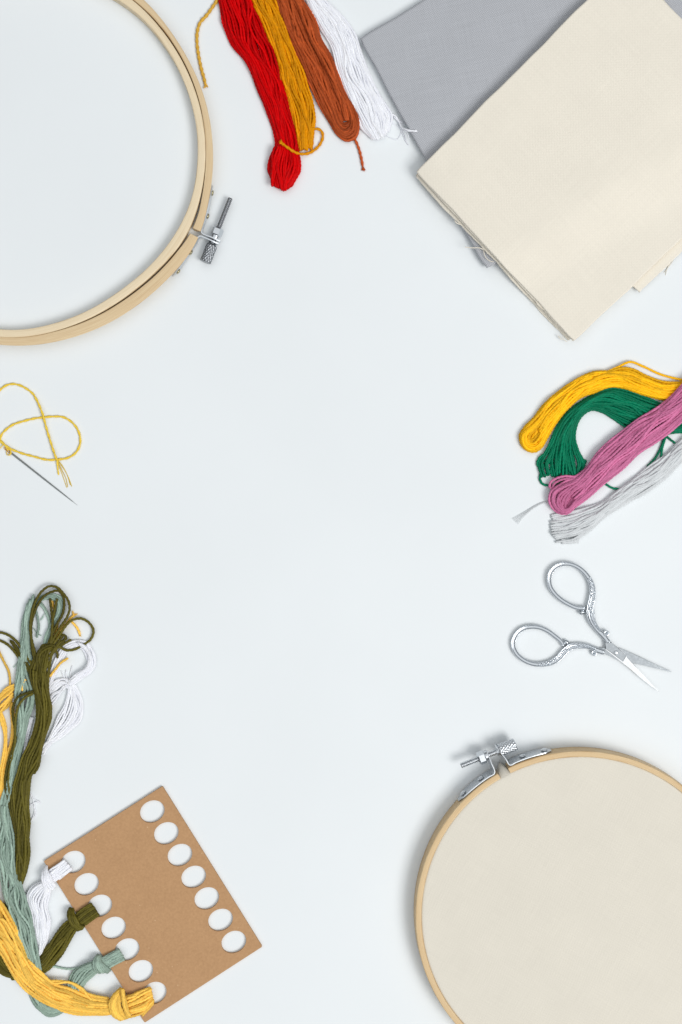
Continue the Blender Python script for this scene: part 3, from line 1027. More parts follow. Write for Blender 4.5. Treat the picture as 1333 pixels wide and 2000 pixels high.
white1 = thing('thread_skein', 700, 150, 'white floss skein with wispy loose ends, touching the grey cloth', 'thread skein', GS)
st = Strands(47)
WL = ext([(598, 0), (622.5, 50), (648, 98), (661, 142), (677, 182), (695, 225), (705, 252), (722, 268)])
WR = ext([(637.5, 0), (671, 34), (697.5, 71), (709, 109), (731, 161), (752, 200), (767, 228), (762, 250)])
st.ribbon(WL, WR, 17, 2.3, 0, 10, L=3, wander=0.8, zn=0.4, end='under', jag=2, bow=4, amp=0.05)
st.ribbon(ext([(612, 0), (640, 44), (662, 94), (672, 142), (690, 184), (712, 225), (722, 250), (735, 264)]), ext([(637, 0), (668, 36), (694, 75), (706, 112), (727, 162), (744, 200), (758, 230), (755, 252)]), 8, 2.2, 3, 9, L=1, wander=0.9, zn=0.4, end='under', jag=2, bow=3, amp=0.05)
st.build('strand_bundle', M['white'], white1)
st = Strands(48)
st.line([(760, 222), (772, 226), (779, 236), (784, 248), (798, 254), (816, 257)], 1.5, (6, 6, 5, 12, 21.5, 21.5), amp=0.05)
st.line([(770, 228), (780, 240), (786, 251), (800, 256), (815, 254.5)], 1.3, (5, 4, 8, 21.3, 21.3), amp=0.05)
for pts, z in (([(752, 262), (765, 270), (776, 272), (783, 262), (785, 252)], 1.5), ([(783, 252), (789, 266), (793, 276), (799, 284)], 2.0), ([(786, 250), (797, 262), (800, 274)], (3, 20.5, 20.5)), ([(765, 240), (778, 246), (788, 258), (796, 282)], 1.4)):
    st.line(pts, 0.75, z, amp=0, nv=6)
st.fray((772, 232), (1, 0.6), 9, 22, 0.5, 0.6, 2)
st.build('loose_end', M['white'], white1)

# ------------------------------------------------------------------ skeins at the right edge
GR = 'floss skeins at the right edge'
yel = thing('thread_skein', 1170, 790, 'golden yellow floss skein arching over the green skein', 'thread skein', GR)
st = Strands(51)
YO = [(1440, 775), (1333, 748), (1292, 750), (1258, 736), (1228, 722), (1186, 724), (1162, 725), (1139, 734), (1112, 751), (1086, 770), (1062, 791), (1044, 815), (1025, 834), (1015, 850), (1017, 866), (1028, 880), (1044, 884), (1058, 876), (1070, 855), (1086, 826), (1107, 800), (1139, 774), (1165, 766), (1192, 757), (1218, 758), (1245, 767), (1276, 776), (1310, 784), (1440, 815)]
YI = [(1440, 795), (1333, 766), (1292, 764), (1258, 752), (1228, 742), (1190, 742), (1168, 744), (1142, 754), (1118, 772), (1098, 790), (1078, 812), (1060, 830), (1046, 842), (1038, 848), (1035, 854), (1036, 858), (1041, 859), (1047, 853), (1056, 838), (1074, 818), (1096, 794), (1122, 773), (1150, 755), (1180, 744), (1214, 744), (1248, 754), (1280, 764), (1320, 770), (1440, 798)]
st.ribbon(YO, YI, 9, 2.5, 0, 10, L=2, wander=1.1, lam=180)
st.ribbon([(1160, 735), (1135, 748), (1108, 767), (1080, 792), (1062, 814), (1048, 836)], [(1175, 752), (1150, 763), (1122, 784), (1097, 808), (1076, 832), (1062, 856)], 7, 2.5, (6, 7, 7, 7, 6, 4), 6, L=1, wander=1.2, start='under')
st.ribbon([(1160, 735), (1190, 728), (1225, 728), (1258, 742), (1290, 755), (1340, 756), (1430, 780)], [(1165, 752), (1192, 748), (1225, 750), (1258, 762), (1290, 774), (1340, 780), (1430, 800)], 7, 2.5, (6, 7, 7, 6, 5, 4, 3), 6, L=1, wander=1.2, start='under')
st.line([(1180, 729), (1208, 716.5), (1231.6, 707), (1255, 715), (1290, 731), (1333, 742), (1380, 750)], 2.2, (8, 8, 6, 4, 3, 6, 6))
st.line([(1190, 727), (1215, 719), (1238, 722), (1262, 734), (1298, 746), (1340, 747)], 2.4, (10, 10, 8, 8, 8, 8))
st.ribbon([(1033, 858), (1042, 842), (1060, 822), (1084, 796)], [(1046, 864), (1056, 846), (1074, 824), (1098, 800)], 6, 2.4, 0, 3, L=1)
st.build('strand_bundle', M['yellow'], yel)

grn = thing('thread_skein', 1150, 840, 'deep green floss skein curving round an open gap beneath the pink skein', 'thread skein', GR)
st = Strands(52)
GO = [(1440, 855), (1345, 815), (1290, 787), (1258, 775), (1226, 762), (1192, 757), (1165, 768), (1139, 782), (1112, 803), (1094, 824), (1080, 849), (1066, 882), (1052, 906), (1058, 928)]
GI = [(1440, 885), (1350, 846), (1275, 848), (1250, 845), (1222, 834), (1197, 818), (1176, 805), (1157, 801), (1139, 811), (1128, 829), (1123, 852), (1130, 880), (1143, 908), (1138, 926)]
st.ribbon(GO, GI, 15, 2.4, 0, (3, 4, 8, 10, 10, 10, 10, 10, 10, 9, 8, 7, 6, 5), L=2, wander=1.0, lam=200, end='under', jag=9)
st.ribbon([(1290, 798), (1258, 785), (1226, 772), (1192, 766), (1165, 775), (1142, 788), (1118, 810), (1102, 834), (1094, 860), (1088, 892), (1085, 922)], [(1280, 835), (1250, 826), (1222, 815), (1193, 800), (1170, 792), (1152, 794), (1134, 808), (1122, 830), (1117, 856), (1120, 888), (1124, 922)], 9, 2.4, (3, 5, 6, 6, 6, 6, 5, 4, 3, 3, 2), 7, L=1, wander=1.4, end='under', jag=6)
st.line([(1090, 840), (1078, 868), (1066, 884), (1053, 896), (1050, 908), (1056, 914), (1068, 908), (1076, 896), (1084, 870)], 2.3, (8, 7, 5, 4, 3, 3, 4, 5, 7))
st.line([(1082, 850), (1070, 875), (1062, 890), (1057, 908), (1060, 924), (1070, 928), (1078, 915)], 2.3, (8, 7, 5, 4, 3, 3, 4))
st.line([(1062, 905), (1057, 922), (1055, 936), (1060, 945), (1070, 948), (1084, 946), (1100, 938)], 2.3, (4, 3, 3, 3, 3, 3, 4))
st.ribbon([(1430, 832), (1345, 822), (1311, 838), (1288, 852)], [(1430, 846), (1345, 843), (1311, 846), (1292, 850)], 7, 2.3, 0, 5, L=2)
st.build('strand_bundle', M['green'], grn)
st = Strands(53)
st.line([(1310, 838), (1300, 852), (1292, 872), (1282, 892), (1264, 912)], 2.2, (5, 4, 3, 3, 3))
st.line([(1304, 842), (1299, 858), (1294, 875), (1292, 890), (1290, 902)], 2.2, (5, 4, 3, 3, 3))
st.line([(1300, 850), (1309, 858), (1320, 866)], 2.2, 3)
st.line([(1165, 930), (1184, 945.6), (1196, 953), (1210, 955), (1226, 954)], 2.2, 3)
st.build_each('loose_end', M['green'], grn)

pnk = thing('thread_skein', 1220, 880, 'dusty pink floss skein lying across the green and pale grey skeins', 'thread skein', GR)
st = Strands(54)
PO = [(1440, 680), (1333, 751), (1311, 774), (1284, 796), (1245, 820), (1218, 841), (1186, 865), (1162, 891), (1144, 914), (1122, 932), (1097, 945), (1075, 962), (1073, 978), (1091, 1001), (1107, 1003), (1125, 989), (1151, 971), (1178, 947), (1213, 919), (1245, 888), (1279, 865), (1308, 845), (1336, 822), (1440, 745)]
PI = [(1440, 710), (1336, 785), (1314, 803), (1287, 822), (1252, 846), (1226, 866), (1196, 890), (1174, 914), (1156, 934), (1138, 950), (1120, 963), (1110, 976), (1107, 988), (1108, 992), (1112, 990), (1122, 978), (1144, 956), (1166, 934), (1198, 906), (1232, 876), (1266, 850), (1298, 824), (1330, 798), (1440, 720)]
st.ribbon(PO, PI, 9, 2.4, (14, 14, 14, 13, 12, 10, 9, 8, 8, 9, 10, 9, 6, 5, 6, 8, 9, 8, 8, 8, 10, 13, 14, 14), 9, L=3, wander=1.0, lam=170)
st.ribbon([(1440, 700), (1333, 772), (1300, 798), (1262, 826), (1226, 856), (1192, 884), (1164, 912), (1140, 938), (1112, 958)], [(1440, 730), (1336, 800), (1305, 826), (1270, 852), (1236, 884), (1202, 912), (1176, 940), (1152, 960), (1132, 978)], 8, 2.4, (20, 20, 19, 17, 15, 14, 13, 12, 8), 7, L=1, wander=1.2, end='under')
st.line([(1136, 928), (1122, 931), (1104, 930), (1088, 934), (1076, 942), (1074, 950), (1082, 956), (1096, 948), (1112, 944), (1130, 946)], 2.4, (14, 14, 14, 12, 10, 10, 12, 15, 17, 18))
st.line([(1138, 934), (1122, 936), (1106, 935), (1092, 939), (1082, 946), (1080, 956), (1088, 962)], 2.4, (16, 16, 15, 13, 12, 12, 13))
st.line([(1110, 946), (1096, 958), (1092, 972), (1097, 986), (1106, 996), (1114, 992)], 2.4, (18, 18, 18, 16, 13, 10))
st.ribbon([(1104, 990), (1112, 974), (1128, 956), (1150, 936)], [(1116, 998), (1126, 982), (1142, 962), (1164, 940)], 6, 2.4, 7, 2, L=1)
st.build('strand_bundle', M['pink'], pnk)

sil = thing('thread_skein', 1210, 970, 'pale grey floss skein, lowest of the skeins at the right edge', 'thread skein', GR)
st = Strands(55)
SU = [(1430, 780), (1333, 855), (1298, 889), (1266, 912), (1231, 939), (1205, 958), (1178, 979), (1150, 989), (1122, 996), (1088, 1004)]
SLo = [(1430, 830), (1340, 894), (1298, 936), (1258, 965), (1218, 987), (1178, 1013), (1152, 1036), (1136, 1048), (1120, 1060), (1102, 1062)]
st.ribbon(SU, SLo, 15, 2.2, 0, (9, 9, 9, 9, 9, 9, 9, 8, 6, 3.5), L=2, wander=1.0, end='under', jag=7, bow=10, amp=0.08)
st.ribbon([(1430, 790), (1333, 866), (1298, 898), (1266, 922), (1231, 948), (1205, 968), (1178, 990), (1150, 1003), (1122, 1014), (1092, 1022)], [(1430, 815), (1338, 885), (1298, 922), (1258, 952), (1220, 974), (1184, 998), (1156, 1018), (1136, 1032), (1116, 1046), (1098, 1054)], 8, 2.2, 2, (9, 9, 9, 9, 9, 9, 9, 7, 5, 2.5), L=1, wander=1.5, end='under', jag=7, bow=8, amp=0.08)
st.build('strand_bundle', M['silver'], sil)
st = Strands(56)
for k in range(5):
    o_ = (k - 2.0) * 1.1 * st.rng.uniform(0.5, 1.2)
    st.line([(1090, 990 + o_), (1072, 980 + o_ * 0.8), (1058, 983 + o_ * 0.6), (1044, 990 + o_ * 0.7), (1030, 1000 + o_ * 1.4), (1018 + o_, 1009 + o_ * 1.7), (1006 + 2.5 * o_, 1019 + o_ * 2.3)], 0.42, 2.0 + 0.4 * (k % 3), amp=0, nv=6)
st.build('loose_end', M['silver'], sil)

# ------------------------------------------------------------------ threaded needle
nd = thing('needle', 84, 933, 'fine steel sewing needle with gold eye, lying below the loop of yellow thread', 'needle')
a = W2([(20, 883)], 2.5)[0]
b = W2([(152, 987)], 1.2)[0]
d = np.array([b[0] - a[0], b[1] - a[1], -1.2])
ln = np.linalg.norm(d)
mb = MB()
lathe(mb, (a[0], a[1], 2.5), d, [(0, 1.5), (8, 1.75), (40, 1.7), (90, 1.5), (130, 1.15), (152, 0.7), (ln, 0.08)], 16)
mb.build('shaft', M['needle'], nd)
mb = MB()
dn = d / ln
sd_ = np.array([-dn[1], dn[0], 0])
c = np.array([a[0], a[1], 2.6]) - dn * 5.5
th_ = np.linspace(0, 2 * math.pi, 33)[:-1]
V = []
for q in th_:
    cc = c + dn * 7.5 * math.cos(q) + sd_ * 2.1 * math.sin(q)
    nn = dn * math.cos(q) * 0.4 + sd_ * math.sin(q)
    nn /= np.linalg.norm(nn) + 1e-9
    for k in range(8):
        f = 2 * math.pi * k / 8
        V.append(cc + nn * 1.0 * math.cos(f) + np.array([0, 0, 1.3]) * math.sin(f))
mb.add(V, grid_faces(32, 8, True, True))
mb.build('eye', M['gold'], nd)

st = Strands(61)
P1 = [(112, 899.5), (108, 889), (99, 862), (90, 832), (84, 809.5), (73.5, 784), (64.5, 769), (51, 758.5), (39, 752.5), (24, 750), (12, 753), (0, 762), (-14, 778), (-24, 805), (-22, 838), (-10, 853), (0, 861),
      (15, 873), (42, 885), (66, 891.5), (93, 898), (114, 897.5), (135, 893.5), (148.5, 884), (156.5, 869), (157, 854.5), (151.5, 838), (139.5, 823.5), (123, 814.5), (105, 813.5), (85.5, 815), (64.5, 818), (45, 823), (27, 829), (13.5, 838), (3, 850), (1, 858), (6, 865), (13, 873), (17, 880)]
zz = [2.2] * len(P1)
for i in (2, 3, 4, 5): zz[i] = 4.5 if i != 4 else 6.5
zz[0] = zz[1] = 6.0
for i in (16, 17): zz[i] = 5.5
zz[-1] = 3.0
st.line(P1, 2.0, zz, lobes=2, twist=15, amp=0.22, nv=12)
st.line([(111.8, 898), (113, 912), (115, 928)], 1.5, (6, 3, 2), amp=0.2, twist=9, lobes=2)
for pts in ([(112, 899), (119, 918), (126, 938), (131, 953)], [(112.5, 899), (121, 917), (129, 934), (133, 952)], [(113, 898), (124, 914), (133, 930), (141, 951)], [(113, 898), (121, 908), (131, 926), (138, 948)]):
    st.line(pts, 0.65, (6, 2, 1.2, 1), amp=0, nv=6)
for pts in ([(14, 870), (21, 879), (20, 887), (15, 889), (13, 882)], [(10, 868), (18, 876), (22, 886), (18, 890)], [(8, 866), (4, 872), (0, 876), (-6, 880)]):
    st.line(pts, 0.9, (4, 4.5, 4, 3, 3)[:len(pts)], amp=0, nv=7)
tag(st.build('sewing_thread', M['lemon']), 'yellow sewing thread looped loosely, passing through the needle eye', 'thread')

# ------------------------------------------------------------------ embroidery scissors
sc = thing('scissors', 1150, 1230, 'small ornate chrome embroidery scissors lying open', 'scissors')


RIM = [(1, 0), (0.97, 0.55), (0.86, 0.92), (0.70, 0.95), (0.56, 0.62), (0.3, 0.5), (0, 0.47), (-0.3, 0.5), (-0.56, 0.62), (-0.70, 0.95), (-0.86, 0.92), (-0.97, 0.55), (-1, 0), (-0.9, -0.6), (-0.5, -1), (0.5, -1), (0.9, -0.6)]


def band(mb, pts, hw, hz, zc, closed=False, per=10, nv=16, rim=False):
    """flattened bar along read points: half-widths hw, half-heights hz, centre height zc"""
    pts = np.asarray(pts, float)
    Q = np.c_[W2(pts, zc if np.isscalar(zc) else np.mean(zc)), np.broadcast_to(hw, (len(pts),)), np.broadcast_to(hz, (len(pts),)), np.broadcast_to(zc, (len(pts),))]
    if closed:
        Q = np.concatenate([Q[-3:], Q, Q[:3]])
    G = cr(Q, per)
    if closed:
        G = G[3 * per: (3 + len(pts)) * per]
    T = np.roll(G[:, :2], -1, 0) - np.roll(G[:, :2], 1, 0) if closed else np.gradient(G[:, :2], axis=0)
    T /= np.linalg.norm(T, axis=1)[:, None]
    Nn = np.c_[-T[:, 1], T[:, 0]]
    n = len(G)
    if rim:
        nv = len(RIM)
    V = np.empty((n, nv, 3))
    for j in range(nv):
        f = 2 * math.pi * j / nv
        c_, s_ = math.cos(f), math.sin(f)
        e_ = 0.75
        cc = math.copysign(abs(c_) ** e_, c_)
        ss = math.copysign(abs(s_) ** e_, s_)
        if rim:
            cc, ss = RIM[j]
        V[:, j, :2] = G[:, :2] + Nn * (G[:, 2] * cc)[:, None]
        V[:, j, 2] = G[:, 4] + G[:, 3] * ss
    F = grid_faces(n, nv, True, closed)
    if not closed:
        F += [tuple(range(nv))[::-1], tuple((n - 1) * nv + k for k in range(nv))]
    F = [f[::-1] for f in F]
    mb.add(V.reshape(-1, 3), F)


def blob(mb, x, y, z, rx, ry, rz, rot=0.0, seg=12):
    c_ = W2([(x, y)], z)[0]
    V = []
    for i in range(7):
        th = math.pi * (i + 0.001) / 6 * 0.9998
        for j in range(seg):
            f = 2 * math.pi * j / seg
            px, py = rx * math.sin(th) * math.cos(f), ry * math.sin(th) * math.sin(f)
            V.append((c_[0] + px * math.cos(rot) - py * math.sin(rot), c_[1] + px * math.sin(rot) + py * math.cos(rot), z + rz * math.cos(th)))
    mb.add(V, grid_faces(7, seg))


def sp5(pts):
    return [(985 + x / 6.2, 1085 + y / 6.2) for x, y in pts]


def sp4(pts):
    return [(1130 + x / 6.665, 1170 + y / 6.665) for x, y in pts]


def prism(mb, pts, z0, z1, bev=0.0, zc=None):
    """plate with outline read from the photo; the rim is bevelled by `bev`"""
    P = W2(pts, z1)
    c_ = P.mean(0)
    n = len(P)
    inn = P + (c_ - P) / np.linalg.norm(c_ - P, axis=1)[:, None] * bev
    V = np.concatenate([np.c_[P, np.full(n, z0)], np.c_[P, np.full(n, z1 - bev * 0.7)], np.c_[inn, np.full(n, z1)]])
    F = [tuple(range(n)), tuple(2 * n + k for k in range(n))[::-1]]
    for k in range(n):
        k2_ = (k + 1) % n
        F += [(k, n + k, n + k2_, k2_), (n + k, 2 * n + k, 2 * n + k2_, n + k2_)]
    mb.add(V, F)


def handle_half(loop5, lhw, shank, shw, curl, knob, zc, orn_pts, scr):
    h = MB()
    band(h, sp5(loop5), np.asarray(lhw) * 0.93, 4.2, zc, closed=False, per=10, rim=True)
    band(h, sp5(shank), shw, 4.0, zc, per=10, rim=True)
    # rim bead along the inside of the loop
    kx, ky, krot = knob
    blob(h, *sp5([(kx, ky)])[0], zc, 7.0, 5.0, 4.6, krot)
    cxx, cyy = sp5([curl])[0]
    ringp = [(cxx + 4.6 * math.cos(q), cyy + 4.6 * math.sin(q)) for q in np.linspace(0, 2 * math.pi, 15)[:-1]]
    band(h, ringp, 1.7, 3.6, zc, closed=True, per=4, nv=10)
    blob(h, cxx, cyy, zc, 3.2, 3.2, 3.4)
    o = h.build('handle', M['chrome'], sc)
    # raised scrollwork on top of the thick side and the shank
    om = MB()
    G = cr(np.asarray(sp5(orn_pts), float), 14)
    t_ = chord(G)
    rr = np.random.default_rng(scr)
    q, k = 2.0, 0
    while q < t_[-1] - 1:
        x, y = np.interp(q, t_, G[:, 0]), np.interp(q, t_, G[:, 1])
        x2, y2 = np.interp(q + 1, t_, G[:, 0]), np.interp(q + 1, t_, G[:, 1])
        rot = math.atan2(-(y2 - y), x2 - x)
        if q < t_[-1] * 0.58:
            s_ = 1 if k % 2 else -1
            nx, ny = -(y2 - y), (x2 - x)
            a0 = rr.uniform(0, 6.28)
            cx2, cy2 = x + nx * s_ * 0.9, y + ny * s_ * 0.9
            arc = [(cx2 + (1.0 + 1.5 * u) * math.cos(a0 + u * 4.6), cy2 + (1.0 + 1.5 * u) * math.sin(a0 + u * 4.6)) for u in np.linspace(0, 1, 8)]
            band(om, arc, 0.8, 1.6, zc + 2.7, per=3, nv=8)
            blob(om, x - nx * s_ * 2.1, y - ny * s_ * 2.1, zc + 2.5, 1.3, 0.9, 1.7, rot + 0.6 * s_, 8)
            q += 4.4
        else:
            blob(om, x, y, zc + 2.5, 0.9, 2.0, 1.7, rot + 0.3, 8)
            q += 2.4
        k += 1
    om.build('scrollwork', M['chrome'], o)
    return o


zA, zB = 7.4, 5.2
loopA = [(975, 640), (880, 632), (780, 590), (690, 535), (610, 460), (558, 380), (543, 290), (562, 205), (620, 140), (700, 105), (790, 103), (880, 135), (960, 195), (1020, 270), (1058, 350), (1070, 440), (1062, 530), (1040, 620), (1030, 690)]
lwA = [4.2, 4.6, 4.7, 4.8, 4.8, 4.9, 4.9, 4.9, 4.8, 4.6, 4.5, 4.6, 4.9, 5.4, 6.2, 7.0, 7.6, 7.8, 7.6]
shA = [(1045, 600), (1042, 690), (1055, 770), (1095, 850), (1150, 920), (1205, 975), (1240, 1020), (1262, 1052)]
swA = [6.0, 8.6, 8.0, 6.2, 5.6, 5.8, 5.0, 5.4]
handle_half(loopA, lwA, shA, swA, (1236, 942), (945, 688, 0.3), zA,
            [(1030, 270), (1062, 360), (1072, 450), (1062, 540), (1046, 630), (1045, 710), (1070, 790), (1115, 865), (1175, 930)], 5)
loopB = [(720, 1090), (690, 1040), (620, 980), (530, 915), (430, 872), (330, 862), (230, 885), (155, 945), (112, 1030), (112, 1110), (150, 1190), (220, 1255), (310, 1300), (410, 1318), (510, 1310), (600, 1280), (670, 1230), (720, 1170), (760, 1130)]
lwB = [4.0, 4.4, 4.6, 4.7, 4.7, 4.8, 4.9, 5.0, 5.0, 5.0, 4.9, 4.8, 4.8, 5.0, 5.6, 6.6, 7.2, 7.4, 7.0]
shB = [(730, 1165), (790, 1115), (860, 1095), (950, 1092), (1040, 1108), (1110, 1140), (1170, 1160), (1210, 1172)]
swB = [6.0, 7.4, 6.6, 5.8, 5.2, 5.8, 5.8, 5.4]
handle_half(loopB, lwB, shB, swB, (1090, 1178), (755, 1050, -0.5), zB,
            [(400, 1318), (500, 1308), (590, 1278), (660, 1230), (720, 1168), (790, 1118), (870, 1098), (960, 1096), (1050, 1114), (1110, 1142)], 6)

mb = MB()
prism(mb, sp4([(285, 640), (335, 632), (385, 660), (470, 640), (545, 640), (640, 680), (800, 752), (1000, 848), (1130, 908), (1212, 945), (1210, 951), (1100, 925), (960, 893), (840, 862), (720, 835), (640, 822), (520, 800), (430, 752), (330, 710)]), 3.2, 5.8, 0.5)
mb.build('blade', M['blade'], sc, smooth=False)
mb = MB()
prism(mb, sp4([(345, 560), (435, 560), (520, 632), (600, 705), (628, 752), (700, 830), (790, 925), (880, 1025), (970, 1120), (1052, 1198), (1046, 1203), (940, 1130), (800, 1020), (690, 925), (575, 830), (440, 725), (352, 655)]), 6.2, 9.0, 0.6)
fb = mb.build('blade', M['polished'], sc, smooth=False)
mb = MB()
prism(mb, sp4([(345, 566), (432, 563), (525, 640), (610, 722), (622, 748), (582, 815), (440, 706), (356, 648)]), 8.9, 10.6, 0.9)
mb.build('pivot_plate', M['blade'], fb, smooth=False)
mb = MB()
q = W2(sp4([(492, 697)]), 11)[0]
lathe(mb, (q[0], q[1], 10.2), (0, 0, 1), [(0, 4.2), (0.9, 4.2), (1.5, 3.4), (1.7, 0.2)], 24)
mb.build('pivot_screw', M['steel'], sc)


# ------------------------------------------------------------------ kraft floss card with punched holes
def card_mesh():
    cu = bpy.data.curves.new('card_outline', 'CURVE')
    cu.dimensions = '2D'
    cu.fill_mode = 'BOTH'
    zc = 3.0
    cu.extrude = 2.6 * S
    cu.bevel_depth = 0.35 * S

    def poly(pts):
        w = W2(pts, zc) * S
        s_ = cu.splines.new('POLY')
        s_.points.add(len(w) - 1)
        for k, q in enumerate(w):
            s_.points[k].co = (q[0], q[1], 0, 1)
        s_.use_cyclic_u = True
    cor = [(318, 1535.5), (512.4, 1848), (283.6, 1996), (87, 1681.5)]
    P = []
    for k in range(4):
        a_, b_, c_ = np.array(cor[k - 1], float), np.array(cor[k], float), np.array(cor[(k + 1) % 4], float)
        for tt in (1.0, 0.4):
            pass
        d1, d2 = (a_ - b_) / np.linalg.norm(a_ - b_), (c_ - b_) / np.linalg.norm(c_ - b_)
        P += [tuple(b_ + d1 * 1.8), tuple(b_ + (d1 + d2) * 0.5), tuple(b_ + d2 * 1.8)]
    poly(P)
    R_ = [(298, 1584.5), (325.4, 1627), (352, 1669.4), (378.8, 1712), (404.4, 1754), (431.3, 1796), (457.2, 1839)]
    L_ = [(143.8, 1683), (169.7, 1726.4), (195.6, 1768.5), (222.5, 1811.6), (249, 1853.7), (275.7, 1896), (301.9, 1938.6)]
    u = np.array([0.87, -0.49]); v = np.array([0.49, 0.87])
    for c_ in R_ + L_:
        poly([tuple(np.array(c_) + u * 25.6 * math.cos(f) + v * 21.2 * math.sin(f)) for f in np.linspace(0, 2 * math.pi, 65)[:-1]])
    ob = bpy.data.objects.new('card_outline', cu)
    COL.objects.link(ob)
    dg = bpy.context.evaluated_depsgraph_get()
    me = bpy.data.meshes.new_from_object(ob.evaluated_get(dg))
    bpy.data.objects.remove(ob)
    bpy.data.curves.remove(cu)
    n = len(me.vertices)
    co = np.empty(n * 3)
    me.vertices.foreach_get('co', co)
    co = co.reshape(-1, 3)
    co[:, 2] += zc * S + 0.1 * S
    me.vertices.foreach_set('co', co.ravel())
    me.polygons.foreach_set('use_smooth', np.full(len(me.polygons), False))
    me.update()
    me.name = 'floss_card'
    return me


tag(obj('floss_card', card_mesh(), M['kraft']), 'brown kraft card punched with two rows of oval holes, holding tied floss', 'floss card')

# ------------------------------------------------------------------ floss tied to the card
GT = 'floss skeins tied to the kraft card'
# white ---------------------------------------------------------
wt = thing('tied_skein', 80, 1780, 'white floss tied through the topmost left hole of the kraft card', 'thread skein', GT)
st = Strands(71)
st.ribbon([(97, 1716), (82, 1722), (64, 1730), (52, 1746), (58, 1779), (64, 1813), (74, 1855), (60, 1900)], [(101, 1724), (101, 1736), (99, 1748), (93, 1769), (98, 1800), (95, 1828), (84, 1858), (70, 1905)], 11, 2.3, (7, 5, 1, 0, 0, 0, 0, 0), (6, 9, 9, 9, 9, 8, 5, 2), L=2, wander=0.9, amp=0.07)
st.build('strand_bundle', M['white'], wt)
st = Strands(72)
st.ribbon([(122, 1681), (112, 1688), (98, 1698), (92, 1706)], [(139, 1700), (128, 1709), (113, 1719), (104, 1726)], 8, 2.3, (6.5, 7.5, 8, 7), (3, 4, 5, 6), L=2, wander=0.5, start='under', jag=1, amp=0.07)
st.build('band', M['white'], wt)
st = Strands(73)
st.wrap([(88, 1692), (84, 1704), (82, 1718), (84, 1730), (92, 1738)], [(92, 1690), (93, 1700), (99, 1712), (106, 1724), (110, 1730)], 6, 2.3, (5, 15, 20, 16, 4), amp=0.07)
st.wrap([(84, 1716), (90, 1726), (98, 1736), (106, 1738)], [(92, 1704), (98, 1712), (105, 1722), (110, 1730)], 4, 2.3, (10, 18, 17, 5), amp=0.07)
st.build('knot', M['white'], wt)
st = Strands(74)
# big soft loops beside the olive floss
def loops(st, outer, inner, n, r, z, **k):
    A, B = np.asarray(outer, float), np.asarray(inner, float)
    for i in range(n):
        t_ = (i + st.rng.uniform(0.1, 0.9)) / n
        P = A * (1 - t_) + B * t_ + st.rng.normal(0, 1.2, A.shape)
        st.line(P, r, np.maximum(r, z + st.rng.uniform(-1.5, 3, len(P)).cumsum() * 0.3), **k)
loops(st, [(92, 1340), (100, 1310), (112, 1280), (128, 1258), (150, 1248), (170, 1254), (183, 1275), (186, 1300), (172, 1318), (152, 1330), (138, 1342)],
      [(98, 1344), (108, 1318), (120, 1290), (134, 1270), (150, 1264), (163, 1270), (171, 1286), (170, 1302), (158, 1314), (144, 1324), (132, 1336)], 9, 2.0, 3, amp=0.07)
loops(st, [(90, 1358), (104, 1334), (122, 1325), (142, 1334), (158, 1355), (165, 1380), (158, 1405), (140, 1425), (118, 1440), (98, 1456), (84, 1472)],
      [(96, 1372), (108, 1352), (122, 1340), (134, 1344), (144, 1362), (148, 1384), (140, 1406), (124, 1422), (108, 1436), (92, 1452), (80, 1468)], 8, 2.0, 3, amp=0.07)
loops(st, [(136, 1330), (132, 1352), (126, 1376), (114, 1402), (102, 1424), (92, 1448)], [(142, 1336), (150, 1362), (150, 1386), (138, 1412), (118, 1434), (92, 1462)], 9, 2.0, 5, amp=0.07)
loops(st, [(96, 1366), (106, 1352), (116, 1348), (126, 1338)], [(98, 1378), (110, 1366), (122, 1352), (132, 1340)], 4, 2.0, 7, amp=0.07)
loops(st, [(52, 1400), (42, 1440), (36, 1480), (24, 1540), (22, 1600), (30, 1650), (48, 1700)], [(66, 1400), (54, 1440), (48, 1480), (36, 1540), (34, 1600), (40, 1650), (54, 1700)], 10, 2.1, 4, amp=0.07)
st.ribbon([(150, 1252), (166, 1262), (178, 1282), (176, 1302), (158, 1318), (140, 1332)], [(160, 1264), (170, 1274), (174, 1288), (168, 1304), (150, 1316), (134, 1330)], 5, 2.0, 5, 3, L=1, amp=0.07)
st.build('looped_strands', M['white'], wt)
st = Strands(75)
for pts in ([(56, 1545), (64, 1554), (70, 1562), (80, 1567)], [(57, 1574), (64, 1570), (72, 1566), (80, 1569)], [(60, 1550), (66, 1566), (68, 1584), (62, 1604)], [(57, 1568), (65, 1575), (70, 1590), (64, 1600)],
            [(132, 1330), (124, 1320), (120, 1310)], [(134, 1330), (129, 1318), (130, 1308)], [(136, 1330), (138, 1316), (142, 1300)], [(164, 1256), (172, 1260), (177, 1265)]):
    st.line(pts, 0.9, 2.5, amp=0, nv=6)
st.build_each('loose_end', M['white'], wt)

